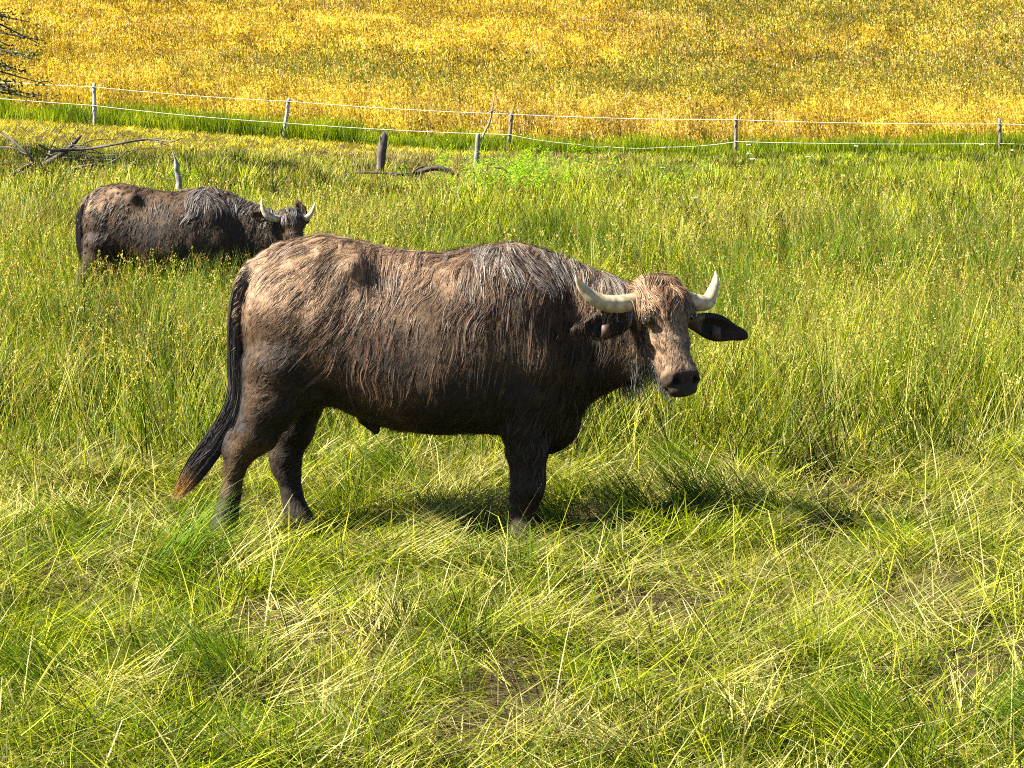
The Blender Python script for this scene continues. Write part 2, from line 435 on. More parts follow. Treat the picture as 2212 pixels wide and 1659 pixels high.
def hide_colour(v, nrm, dust_shade, dark=(.016, .011, .008), mid=(.046, .026, .012), tan=(.215, .135, .078)):
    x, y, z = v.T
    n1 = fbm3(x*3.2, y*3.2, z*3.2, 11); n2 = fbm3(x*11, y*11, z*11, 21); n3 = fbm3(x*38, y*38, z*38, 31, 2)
    d = np.clip(dust_shade+(n1-.5)*1.0+(n2-.5)*.7, 0, 1)
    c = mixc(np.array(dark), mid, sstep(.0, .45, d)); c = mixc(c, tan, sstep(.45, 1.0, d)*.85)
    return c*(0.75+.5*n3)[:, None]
EYE = plain_mat('eye_dark', (.012, .008, .006), .08, .6)
EYE_RIM = plain_mat('eye_rim', (.16, .12, .09), .5)
TAG = plain_mat('ear_tag_orange', (.040, .018, .010), .6)
def build_body(F, lo, hi, vx, root, dust_shade_f, name='body'):
    F.sample(lo, hi, vx); v, q = F.mesh()
    for _ in range(2):
        n = F.normal(v, F, .002) if _ else F.normal(v, None, .004)
        v = v-n*np.clip(F(v), -vx, vx)[:, None]
    n = F.normal(v, None, .005)
    # folds and matted relief of the hide
    x, y, z = v.T
    head = sstep(dust_shade_f[1]-.03, dust_shade_f[1]+.03, x)
    amp = .0035*(1-head*.75)
    rel = (fbm3(x*30, y*30, z*13, 5)-.5)*2*amp + (fbm3(x*7, y*7, z*7, 8, 2)-.5)*2*.009*(1-head*.8)
    v2 = v+n*rel[:, None]
    col = hide_colour(v, n, dust_shade_f[0](v, n))
    me = np_mesh(name, v2, q, dust_shade_f[2](v, n, col) if len(dust_shade_f) > 2 else col)
    return link_mesh(name, me, M_HIDE, root)
def surf_points(v, q, n, rng, maskf):
    c = v[q]; a = np.linalg.norm(np.cross(c[:, 2]-c[:, 0], c[:, 3]-c[:, 1]), axis=1)
    cen = c.mean(1); w = a*maskf(cen); w = np.clip(w, 0, None); w /= w.sum()
    i = rng.choice(len(q), n, p=w); r = rng.random((n, 2, 1))
    return c[i, 0]*(1-r[:, 0])*(1-r[:, 1])+c[i, 1]*r[:, 0]*(1-r[:, 1])+c[i, 2]*r[:, 0]*r[:, 1]+c[i, 3]*(1-r[:, 0])*r[:, 1]

# ---------------- the near buffalo
def near_buffalo():
    rng = np.random.default_rng(5)
    root = empty('water_buffalo', tuple(ORG1))
    tag(root, 'large brown buffalo standing broadside with pale horns, its face turned to the viewer', 'buffalo', 'two buffaloes in the meadow')
    F = Field()
    neck = [(1235, 560, 900, .205, -.01), (1285, 582, 858, .170, -.035), (1330, 598, 832, .145, -.07), (1375, 616, 825, .12, -.11), (1395, 645, 800, .09, -.13)]
    trunk(F, neck)
    v = (0.232, -0.43, -0.872); f = (.4226, -.9063, 0)
    O = L(1427, 620, -.24)
    A, H = head(F, O, v, f)
    eL = (L(1362, 688, -.27), L(1233, 716, -.38)); eR = (L(1496, 694, -.14), L(1616, 727, -.06))
    ear(F, eL[0], eL[1], (-.1, 0, 1), w=.066); ear(F, eR[0], eR[1], (.1, 0, 1), w=.064)
    lo = L(455, 1180, 0)*[1, 0, 0]+[-.02, -.52, -.06]; hi = L(1625, 480, 0)*[1, 0, 0]+[.04, .50, 1.56]
    zt = L(700, 700)[2]
    xh = L(1345, 700)[0]
    def dust_shade(v, n):
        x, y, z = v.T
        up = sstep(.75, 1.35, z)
        d = .13+.56*up  # dust on the back; shade of the lower flank painted in as darker hide
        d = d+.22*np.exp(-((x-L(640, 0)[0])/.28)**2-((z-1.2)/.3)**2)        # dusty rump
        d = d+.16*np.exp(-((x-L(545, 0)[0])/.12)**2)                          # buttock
        d = d-.30*sstep(.75, .5, z)*sstep(-.65, -.5, x)-.10*sstep(.6, .4, z)  # underside shade put into the hide colour: belly and legs darker
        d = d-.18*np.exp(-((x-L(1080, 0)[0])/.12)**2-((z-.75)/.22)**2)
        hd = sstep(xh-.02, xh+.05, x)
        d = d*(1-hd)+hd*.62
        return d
    def finish(v, n, col):
        # face: paler bridge, dark muzzle and ears
        q = (v-O) @ A.T; on = sstep(xh-.04, xh+.02, v[:, 0])*(np.abs(q[:, 1]) < .16)*(q[:, 2] > -.19)
        muz = on*sstep(.500, .545, q[:, 0]/SL); col = mixc(col, (.018, .012, .009), muz*.92)
        for s in (-1, 1): col = mixc(col, (.003, .002, .002), 1.0*(np.linalg.norm((v-H(.580, .050*s, -.006))*[1, 1, 1], axis=1) < .020))
        br = on*sstep(.2, .3, q[:, 0]/SL)*(1-sstep(.49, .53, q[:, 0]/SL))*sstep(.0, .03, q[:, 2])*sstep(.06, .02, np.abs(q[:, 1]))
        col = mixc(col, (.24, .17, .11), br*.55*noise3(*(v*60).T, 4))
        for e in (eL, eR):
            a = unit(e[1]-e[0]); t = (v-e[0]) @ a; dd = np.linalg.norm(v-e[0]-t[:, None]*a, axis=1)
            m = (t > .045)*(dd < .085)*(t < .32)*1.0*(np.abs(q[:, 1]) > .125); col = mixc(col, (.010, .007, .006), m*.92)
        tl = sstep(L(536, 0)[0], L(526, 0)[0], v[:, 0])*(v[:, 2] > .55); col = mixc(col, (.022, .018, .017), tl*.9)
        return col
    body = build_body(F, lo, hi, .0085, root, (dust_shade, xh, finish))
    me = body.data; nv = len(me.vertices); v0 = np.empty(nv*3, np.float32); me.vertices.foreach_get('co', v0); v0 = v0.reshape(-1, 3).astype(float)
    q0 = np.empty(len(me.polygons)*4, np.int32); me.polygons.foreach_get('vertices', q0); q0 = q0.reshape(-1, 4)
    # horns
    hb = H(.055, -.105, -.055); hb2 = H(.055, .105, -.055)
    lt = L(1243, 595, -.42)
    horn_mesh('horn', [(hb+A[1]*.05, .050), (hb-A[1]*.005, .049), (L(1322, 657, -.33), .045), (L(1290, 648, -.36), .039), (L(1262, 626, -.38), .028), (L(1248, 606, -.41), .013), (lt, .003)], root)
    rt = L(1546, 586, .06)
    horn_mesh('horn', [(hb2-A[1]*.05, .050), (hb2+A[1]*.01, .048), (L(1521, 655, -.10), .042), (L(1537, 635, -.05), .032), (L(1545, 610, .0), .020), (rt, .004)], root)
    # eyes
    for s in (-1, 1):
        c = H(.200, .1165*s, .006)
        e = sphere_mesh('eye', c, .0215, EYE, root)
        # lids: a ring of hide round the ball
        out = unit(A[1]*s*1.0+A[2]*.35); ax1 = unit(A[0]-out*np.dot(A[0], out)); ax2 = np.cross(out, ax1)
        pts = [(c+out*.010+ax1*math.cos(t)*.0150+ax2*math.sin(t)*.0235, .0034) for t in np.linspace(0, 2*math.pi, 25)]
        V, Fc, T = tube([pts], 6)
        link_mesh('eyelid', np_mesh('eyelid', V, Fc, np.tile((.022, .014, .010), (len(V), 1))), M_HIDE, e)
    # ear tags
    for (b, t, k, py) in ((eL[0], eL[1], .42, -.03), (eR[0], eR[1], .42, -.02)):
        c = b+(t-b)*k+np.array((0, -.034, py)); ax = unit(t-b); w = .050; h = .034
        vv = [c+ax*sx*w*.5*(.8 if sz > 0 else 1)+np.array((0, sy*.0015, sz*h*.9)) for sx in (-1, 1) for sy in (-1, 1) for sz in (-1, 1)]
        ff = [(0, 1, 3, 2), (4, 6, 7, 5), (0, 4, 5, 1), (2, 3, 7, 6), (0, 2, 6, 4), (1, 5, 7, 3)]
        link_mesh('ear_tag', np_mesh('ear_tag', np.array(vv), np.array(ff)), TAG, root, smooth=False)
    # ---- coat
    x_r = L(540, 0)[0]; xw = L(1110, 0)[0]; Cv = np.array
    VV, FF, CC = [], [], []
    def add(r):
        o = sum(len(a) for a in VV); VV.append(r[0]); FF.append(r[1]+o); CC.append(r[2])
    def flow_body(p):
        x, y, z = p.T; n = F.normal(p); d = np.zeros_like(p)
        d[:, 2] = -1.0
        rump = sstep(L(800, 0)[0], L(640, 0)[0], x)
        d[:, 0] = -.25-.75*rump+.15*sstep(L(1180, 0)[0], L(1300, 0)[0], x)
        d[:, 1] = np.sign(y+.0001)*.6*sstep(.06, .0, np.abs(y))
        return d
    def c_mix(base, tip, vary=.4):
        def f(S, lock, rng):
            m = len(np.unique(lock)) if len(lock) else 1; nl = lock.max()+1
            rl = np.random.default_rng(9).random(nl); rv = np.clip(rl[lock]*(1)+rng.normal(0, .12, len(S)), 0, 1)
            K = S.shape[1]; t = np.linspace(0, 1, K)[None, :]
            a = mixc(Cv(base[0]), base[1], rv)[:, None, :]; b = mixc(Cv(tip[0]), tip[1], rv)[:, None, :]
            return a*(1-t[..., None])+b*t[..., None]
        return f
    brown = c_mix(((.014, .009, .006), (.085, .052, .032)), ((.022, .013, .009), (.15, .095, .060)))
    short = c_mix(((.020, .014, .010), (.11, .075, .050)), ((.03, .02, .014), (.17, .115, .075)))
    def skin_c(S, lock, rng):
        p = S[:, 0]; c = hide_colour(p, None, dust_shade(p, None)); c = c*rng.uniform(.55, 1.35, (len(S), 1)); return np.repeat(c[:, None], S.shape[1], 1)*np.linspace(.9, 1.1, S.shape[1])[None, :, None]
    grey = c_mix(((.018, .013, .010), (.15, .125, .10)), ((.03, .022, .018), (.26, .225, .19)))
    dark = c_mix(((.008, .006, .005), (.035, .024, .018)), ((.012, .008, .006), (.06, .038, .025)))
    red = c_mix(((.03, .014, .009), (.08, .036, .022)), ((.04, .018, .011), (.12, .056, .032)))
    near = lambda c: sstep(.25, .05, c[:, 1])
    # short under coat everywhere
    m_all = lambda c: near(c)*sstep(.12, .3, c[:, 2])*sstep(xh+.06, xh-.02, c[:, 0])
    r = surf_points(v0, q0, 9000, rng, m_all)
    add(grow_hair(F, r, rng.uniform(.025, .045, len(r)), 3, flow_body, .002, .4, 51, rng, np.full(len(r)*4, .0017), skin_c, lockn=4, spread=.007))
    # long wisps from the back down the flank
    m_top = lambda c: near(c)*sstep(1.0, 1.3, c[:, 2]-.12*(c[:, 0] < -.3))*sstep(L(1210, 0)[0], L(1150, 0)[0], c[:, 0])*sstep(L(560, 0)[0], L(600, 0)[0], c[:, 0])
    r = surf_points(v0, q0, 520, rng, m_top)
    add(grow_hair(F, r, rng.uniform(.08, .20, len(r)), 9, flow_body, .005, .55, 61, rng, np.full(len(r)*7, .0022), brown, lockn=7, spread=.0075, stray=.5))
    m_mid = lambda c: near(c)*sstep(.72, .9, c[:, 2])*sstep(1.25, 1.05, c[:, 2])*sstep(L(640, 0)[0], L(760, 0)[0], c[:, 0])*sstep(L(1230, 0)[0], L(1180, 0)[0], c[:, 0])*(noise3(c[:, 0]*7, 0, c[:, 2]*5, 3) > .42)
    r = surf_points(v0, q0, 190, rng, m_mid)
    add(grow_hair(F, r, rng.uniform(.08, .20, len(r)), 9, flow_body, .005, .55, 71, rng, np.full(len(r)*6, .0020), brown, lockn=6, spread=.005, stray=.5))
    m_red = lambda c: near(c)*np.exp(-((c[:, 0]-L(830, 0)[0])/.14)**2-((c[:, 2]-.98)/.08)**2)+near(c)*np.exp(-((c[:, 0]-L(735, 0)[0])/.06)**2-((c[:, 2]-1.12)/.06)**2)
    r = surf_points(v0, q0, 26, rng, m_red)
    add(grow_hair(F, r, rng.uniform(.08, .16, len(r)), 9, flow_body, .006, .6, 72, rng, np.full(len(r)*7, .0020), red, lockn=7, spread=.006))
    # withers and crest: long grey hair
    m_w = lambda c: near(c)*np.exp(-((c[:, 0]-L(1150, 0)[0])/.22)**2)*sstep(.10, .0, L(1150, 540)[2]-.04-c[:, 2]-np.clip(c[:, 0]-L(1180, 0)[0], 0, 1)*-.35)
    r = surf_points(v0, q0, 420, rng, lambda c: near(c)*sstep(L(960, 0)[0], L(1060, 0)[0], c[:, 0])*sstep(L(1400, 0)[0], L(1340, 0)[0], c[:, 0])*(F.normal(c)[:, 2] > .55)*(c[:, 2] > 1.1))
    def flow_w(p):
        d = flow_body(p); d[:, 0] = .35*(noise3(p[:, 0]*5, 0, 0, 8)-.3); d[:, 1] -= .25; return d
    add(grow_hair(F, r, rng.uniform(.06, .14, len(r)), 8, flow_w, .006, .5, 81, rng, np.full(len(r)*8, .0020), grey, lockn=8, spread=.008, stray=.5))
    # neck, shoulder and chest: dark hanging hair
    r = surf_points(v0, q0, 650, rng, lambda c: near(c)*sstep(L(1120, 0)[0], L(1200, 0)[0], c[:, 0])*sstep(L(1400, 0)[0], L(1370, 0)[0], c[:, 0])*(c[:, 2] > .55))
    add(grow_hair(F, r, rng.uniform(.05, .12, len(r)), 6, flow_body, .006, .5, 91, rng, np.full(len(r)*6, .0022), dark, lockn=6, spread=.006))
    # fore leg feathering
    r = surf_points(v0, q0, 200, rng, lambda c: near(c)*sstep(L(1075, 0)[0], L(1095, 0)[0], c[:, 0])*sstep(L(1200, 0)[0], L(1180, 0)[0], c[:, 0])*(c[:, 2] > .25)*(c[:, 2] < .75))
    add(grow_hair(F, r, rng.uniform(.03, .08, len(r)), 5, flow_body, .006, .5, 92, rng, np.full(len(r)*6, .0022), dark, lockn=6, spread=.005))
    # face: fine short hair
    r = surf_points(v0, q0, 2200, rng, lambda c: sstep(xh-.0, xh+.05, c[:, 0])*(c[:, 1] < .05)*(((c-O) @ A.T)[:, 0] < .49*SL)*(np.abs(((c-O) @ A.T)[:, 1]) < .15))
    def flow_face(p):
        q = (p-O) @ A.T; return A[0]*1.0+A[1]*(np.sign(q[:, 1])*.35)[:, None]+0*p
    add(grow_hair(F, r, rng.uniform(.012, .028, len(r)), 3, flow_face, .002, .5, 93, rng, np.full(len(r)*4, .0018), short, lockn=4, spread=.005))
    add_mesh = np_mesh('coat_hair', np.concatenate(VV), np.concatenate(FF), np.concatenate(CC)); link_mesh('coat_hair', add_mesh, M_HAIR, root)
    # forelock
    VV.clear(); FF.clear(); CC.clear()
    tous = c_mix(((.05, .026, .014), (.20, .125, .07)), ((.07, .035, .018), (.33, .21, .12)))
    r = surf_points(v0, q0, 420, rng, lambda c: (((c-O) @ A.T)[:, 0] < .10-.55*np.clip(np.abs(((c-O) @ A.T)[:, 1])-.06, 0, 1))*(np.abs(((c-O) @ A.T)[:, 1]) < .13)*(((c-O) @ A.T)[:, 2] > -.10)*sstep(xh-.02, xh+.03, c[:, 0]))
    def flow_fl(p):
        q = (p-O) @ A.T; w = noise3(p[:, 0]*11, p[:, 1]*11, p[:, 2]*11, 77)-.5
        return A[0]*1.0+A[1]*(q[:, 1]*4+w*4.0)[:, None]
    add(grow_hair(F, r, rng.uniform(.05, .15, len(r)), 9, flow_fl, .012, 1.6, 94, rng, np.full(len(r)*8, .0024), tous, lockn=8, spread=.010, stray=.5))
    # tufts lying over the horn bases
    link_mesh('forelock', np_mesh('forelock', np.concatenate(VV), np.concatenate(FF), np.concatenate(CC)), M_HAIR, root)
    # beard and throat hair, hanging free
    def hang(roots, length, drift, wave, colf, width, k=7, seed=1):
        n = len(roots); t = np.linspace(0, 1, k); S = np.repeat(roots[:, None], k, 1)
        S[..., 2] -= length[:, None]*t; ph = rng.random((n, 1))*6.3
        S[..., 0] += drift[0]*length[:, None]*t+np.sin(t*5+ph)*wave*t; S[..., 1] += drift[1]*length[:, None]*t+np.cos(t*4+ph)*wave*t
        side = rng.normal(0, 1, (n, 3)); side[:, 2] = 0; side /= np.linalg.norm(side, axis=1)[:, None]
        return ribbon(S, np.full(n, width)*rng.uniform(.6, 1.2, n), side, colf(S, np.arange(n) % 60, rng))
    r = surf_points(v0, q0, 1300, rng, lambda c: sstep(xh-.02, xh+.06, c[:, 0])*((c-O) @ A.T[:, 0] < .44)*((c-O) @ A.T[:, 0] > .17)*(((c-O) @ A.T)[:, 2] < -.09)*(c[:, 0] < L(1450, 0)[0]))
    add_b = hang(r, rng.uniform(.02, .11, len(r)), (.15, 0), .008, c_mix(((.02, .017, .014), (.11, .10, .09)), ((.03, .026, .022), (.16, .15, .135))), .0019)
    r = surf_points(v0, q0, 500, rng, lambda c: (c[:, 0] > L(1235, 0)[0])*(c[:, 0] < xh+.05)*(F.normal(c)[:, 2] < -.35)*(c[:, 2] < .95))
    add_c = hang(r, rng.uniform(.02, .11, len(r)), (.3, 0), .010, dark, .0022)
    r = surf_points(v0, q0, 300, rng, lambda c: (c[:, 2] > .38)*(c[:, 0] > L(720, 0)[0])*(c[:, 0] < L(1260, 0)[0])*(F.normal(c)[:, 2] < -.5))
    add_d = hang(r, rng.uniform(.01, .03, len(r)), (.1, 0), .004, dark, .0022)
    VV.clear(); FF.clear(); CC.clear()
    for a in (add_b, add_c, add_d): add(a)
    link_mesh('beard', np_mesh('beard', np.concatenate(VV), np.concatenate(FF), np.concatenate(CC)), M_HAIR, root)
    # tail switch
    n = 1900; k = 14
    axis = smooth_path([(L(p[0], p[1], -.06), p[2]) for p in ((545, 578, .030), (520, 620, .034), (508, 690, .034), (508, 780, .036), (510, 850, .040), (494, 905, .050), (466, 952, .056), (432, 1000, .056), (405, 1040, .046), (374, 1084, .020))], 6)
    ap = np.array([p for p, r in axis]); ar = np.array([r for p, r in axis]); m = len(ap)
    t0 = rng.uniform(0, .66, n); ln = rng.uniform(.18, .45, n); t1 = np.clip(t0+ln, 0, 1); t1 = np.where(rng.random(n) < .35, rng.uniform(.86, 1, n), t1)
    t1 = np.where(t1 > .97, t1-rng.exponential(.05, n), t1); tt = t0[:, None]+(t1-t0)[:, None]*np.linspace(0, 1, k)
    ii = tt*(m-1); cx = np.stack([np.interp(ii, np.arange(m), ap[:, a]) for a in range(3)], -1); rr = np.interp(ii, np.arange(m), ar)
    th = rng.uniform(0, 2*math.pi, n)[:, None]+np.linspace(0, 1, k)*rng.normal(0, .8, (n, 1)); q = np.sqrt(rng.uniform(.15, 1, n))[:, None]
    tang = np.gradient(ap, axis=0); tx = np.interp(ii, np.arange(m), tang[:, 0]); tz = np.interp(ii, np.arange(m), tang[:, 2]); nn = np.hypot(tx, tz); tx /= nn; tz /= nn
    cx[..., 0] += rr*q*np.cos(th)*(-tz); cx[..., 2] += rr*q*np.cos(th)*tx; cx[..., 1] += rr*q*np.sin(th)*.8
    side = np.stack([-tz, 0*tz, tx], -1)+rng.normal(0, .5, (n, 1, 3)); side /= np.linalg.norm(side, axis=2)[..., None]
    rv = rng.random(n)[:, None]; base = mixc(Cv((.010, .008, .008)), (.055, .045, .042), rv+0*tt); tipc = mixc(Cv((.10, .035, .010)), (.50, .27, .07), rv+0*tt)
    col = mixc(base, tipc, 0)*(1-sstep(.83, .93, tt+(rv-.5)*.10)[..., None])+tipc*sstep(.83, .93, tt+(rv-.5)*.10)[..., None]
    V, Fc, Cc = ribbon(cx, np.full(n, .0034), side, col, taper=.8)
    link_mesh('tail_switch', np_mesh('tail_switch', V, Fc, Cc), M_HAIR, root)
    return root
def sphere_mesh(name, c, r, mat, parent, seg=16):
    V = []; Fc = []
    for i in range(seg//2+1):
        a = math.pi*i/(seg//2)
        for j in range(seg): b = 2*math.pi*j/seg; V.append((c[0]+r*math.sin(a)*math.cos(b), c[1]+r*math.sin(a)*math.sin(b), c[2]+r*math.cos(a)))
    for i in range(seg//2):
        for j in range(seg): Fc.append((i*seg+j, (i+1)*seg+j, (i+1)*seg+(j+1) % seg, i*seg+(j+1) % seg))
    return link_mesh(name, np_mesh(name, np.array(V), np.array(Fc)), mat, parent)

near_root = near_buffalo()
# ---------------- the far buffalo, grazing with its head down
D2 = 22.0
def far_buffalo():
    rng = np.random.default_rng(15)
    a = P(257, 394, D2); b = L(690, 503, 0)
    org = a-np.array((b[0], 0, b[2]))
    root = empty('water_buffalo', (org[0], D2, org[2]))
    tag(root, 'dark buffalo grazing head down in tall grass behind the other, horns just showing', 'buffalo', 'two buffaloes in the meadow')
    F = Field()
    neck = [(1225, 560, 900, .20, -.01), (1326, 603, 870, .16, -.03), (1400, 632, 860, .14, -.05), (1455, 648, 830, .12, -.07)]
    trunk(F, neck)
    O = L(1500, 643, -.16); A, H = head(F, O, (.22, -.42, -.88), (.46, -.888, 0))
    ear(F, L(1400, 668, -.22), L(1312, 652, -.25), (0, 0, 1), w=.06); ear(F, L(1545, 668, .06), L(1500, 580, .10), (1, 0, .3), w=.055)
    lo = L(455, 1180, 0)*[1, 0, 0]+[-.02, -.55, -.06]; hi = L(1640, 480, 0)*[1, 0, 0]+[.04, .50, 1.56]
    xh = L(1460, 700)[0]
    def dust_shade(v, n):
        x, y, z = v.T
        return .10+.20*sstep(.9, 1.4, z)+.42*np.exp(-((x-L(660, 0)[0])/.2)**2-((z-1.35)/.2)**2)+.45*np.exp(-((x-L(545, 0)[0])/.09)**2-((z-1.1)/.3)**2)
    body = build_body(F, lo, hi, .0125, root, (dust_shade, xh, lambda v, n, c: c))
    me = body.data; nv = len(me.vertices); v0 = np.empty(nv*3, np.float32); me.vertices.foreach_get('co', v0); v0 = v0.reshape(-1, 3).astype(float)
    q0 = np.empty(len(me.polygons)*4, np.int32); me.polygons.foreach_get('vertices', q0); q0 = q0.reshape(-1, 4)
    hb = H(.055, -.10, -.06); hb2 = H(.055, .10, -.06)
    horn_mesh('horn', [(hb+A[1]*.05, .040), (L(1429, 676, -.24), .037), (L(1397, 664, -.27), .033), (L(1378, 630, -.28), .024), (L(1373, 576, -.28), .005)], root)
    horn_mesh('horn', [(hb2-A[1]*.05, .040), (L(1562, 672, -.10), .037), (L(1580, 652, -.06), .030), (L(1592, 625, -.03), .020), (L(1600, 594, 0), .004)], root)
    Cv = np.array
    def flow(p):
        d = np.zeros_like(p); d[:, 2] = -1; d[:, 0] = -.25-.6*sstep(L(800, 0)[0], L(640, 0)[0], p[:, 0]); d[:, 1] = -.4*sstep(.08, 0, np.abs(p[:, 1])); return d
    def cf(a, b):
        def f(S, lock, rng):
            rv = np.random.default_rng(3).random(lock.max()+1)[lock]; return np.repeat(mixc(Cv(a), b, rv)[:, None], S.shape[1], 1)
        return f
    B = []
    near = lambda c: sstep(.2, .0, c[:, 1])
    r = surf_points(v0, q0, 2200, rng, lambda c: near(c)*sstep(.5, .9, c[:, 2]))
    B.append(grow_hair(F, r, rng.uniform(.04, .08, len(r)), 4, flow, .004, .6, 5, rng, np.full(len(r)*4, .004), cf((.010, .007, .005), (.055, .034, .020)), lockn=4, spread=.008))
    r = surf_points(v0, q0, 500, rng, lambda c: near(c)*sstep(L(980, 0)[0], L(1080, 0)[0], c[:, 0])*(F.normal(c)[:, 2] > .4))
    B.append(grow_hair(F, r, rng.uniform(.07, .16, len(r)), 6, flow, .008, .7, 6, rng, np.full(len(r)*6, .004), cf((.03, .025, .022), (.16, .14, .125)), lockn=6, spread=.008))
    V, Fc, Cc, o = [], [], [], 0
    for q in B: V.append(q[0]); Fc.append(q[1]+o); Cc.append(q[2]); o += len(q[0])
    link_mesh('coat_hair', np_mesh('coat_hair', np.concatenate(V), np.concatenate(Fc), np.concatenate(Cc)), M_HAIR, root)
    ap = np.array([p for p, r in smooth_path([(L(p[0], p[1], -.05), .03) for p in ((524, 600), (511, 680), (511, 780), (520, 860), (530, 930))], 6)]); m = len(ap)
    n = 500; k = 8; t0 = rng.uniform(0, .7, n); t1 = np.minimum(1, t0+rng.uniform(.25, .5, n)); tt = t0[:, None]+(t1-t0)[:, None]*np.linspace(0, 1, k)
    cx = np.stack([np.interp(tt*(m-1), np.arange(m), ap[:, a]) for a in range(3)], -1); rad = .038*np.sin(np.clip(tt*.8+.2, 0, 1)*math.pi)**.7+.008
    th = rng.uniform(0, 6.28, n)[:, None]; cx[..., 0] += rad*np.cos(th)*rng.random((n, 1)); cx[..., 1] += rad*np.sin(th)
    side = np.zeros((n, k, 3)); side[..., 0] = 1; V, Fc, Cc = ribbon(cx, np.full(n, .008), side, np.tile(Cv((.018, .014, .014)), (n, 1)))
    link_mesh('tail_switch', np_mesh('tail_switch', V, Fc, Cc), M_HAIR, root)
    return root
far_root = far_buffalo()
# ------------------------------------------------------------------ terrain
FENCE_Y = 55.0
def fence_z(x): return np.interp(x, [-40, -16, -10.5, -5.6, 0, 5.6, 12.3, 20, 50], [3.2, 2.0, 1.72, 1.38, 1.0, .94, .98, 1.1, 1.6])
def terrain(x, y):
    x = np.asarray(x, float); y = np.asarray(y, float)
    fz = (fence_z(x-.9)+fence_z(x)+fence_z(x+.9))/3
    t = np.clip((y-24)/(FENCE_Y-24), 0, 1); a = t*t*(3-2*t)*.75+t*.25*(t > 0)
    z = fz*np.clip(a, 0, 1)
    up = np.clip(y-FENCE_Y, 0, None)
    z = z+up*.105+.0004*up*np.clip(up, 0, 60)
    z = z+.10*(fbm2(x*.25, y*.25, 3)-.5)*sstep(12, 20, y)+(.20*(fbm2(x*1.1, y*1.3, 4, 2)-.5)+.10*(fbm2(x*2.9, y*2.9, 6, 2)-.5))*sstep(14, 12, y)
    z = z-.12*sstep(15, 22, y)*sstep(32, 24, y)
    return z
def ground_mesh():
    ys = np.concatenate([np.linspace(-30, 3, 12), np.linspace(3.3, 16, 110), np.linspace(16.3, 60, 120), np.linspace(61, 130, 60), np.linspace(135, 700, 25)])
    us = np.linspace(-1, 1, 161); us = np.sign(us)*(np.abs(us)*.35+np.abs(us)**3*.65)
    Y, U = np.meshgrid(ys, us, indexing='ij'); X = U*(30+np.abs(Y)*1.2)
    Z = terrain(X, np.minimum(Y, 170))+np.clip(Y-170, 0, None)*.03
    V = np.stack([X, Y, Z], -1).reshape(-1, 3); n, m = Y.shape
    i = (np.arange(n-1)[:, None]*m+np.arange(m-1)[None]).ravel()
    return np_mesh('meadow_ground', V, np.stack([i, i+1, i+m+1, i+m], 1))
def ground_mat():
    m, nt, b, out = new_mat('meadow_soil'); N = nt.nodes.new; lk = nt.links.new
    g = N('ShaderNodeNewGeometry'); sx = N('ShaderNodeSeparateXYZ'); lk(g.outputs['Position'], sx.inputs[0])
    n1 = N('ShaderNodeTexNoise'); n1.inputs['Scale'].default_value = 14; n1.inputs['Detail'].default_value = 8; lk(g.outputs['Position'], n1.inputs['Vector'])
    mx = N('ShaderNodeMix'); mx.data_type = 'RGBA'; mx.inputs[6].default_value = (.020, .014, .006, 1); mx.inputs[7].default_value = (.060, .045, .018, 1)
    lk(n1.outputs['Fac'], mx.inputs[0])
    mr = N('ShaderNodeMapRange'); mr.inputs[1].default_value = 53; mr.inputs[2].default_value = 62; lk(sx.outputs['Y'], mr.inputs[0])
    m2 = N('ShaderNodeMix'); m2.data_type = 'RGBA'; m2.inputs[7].default_value = (.16, .105, .02, 1); lk(mr.outputs[0], m2.inputs[0]); lk(mx.outputs[2], m2.inputs[6])
    lk(m2.outputs[2], b.inputs['Base Color']); b.inputs['Roughness'].default_value = .95; b.inputs['Specular IOR Level'].default_value = .1
    bp = N('ShaderNodeBump'); bp.inputs['Distance'].default_value = .05; lk(n1.outputs['Fac'], bp.inputs['Height']); lk(bp.outputs[0], b.inputs['Normal'])
    return m
tag(link_mesh('meadow_ground', ground_mesh(), ground_mat()), kind='structure')

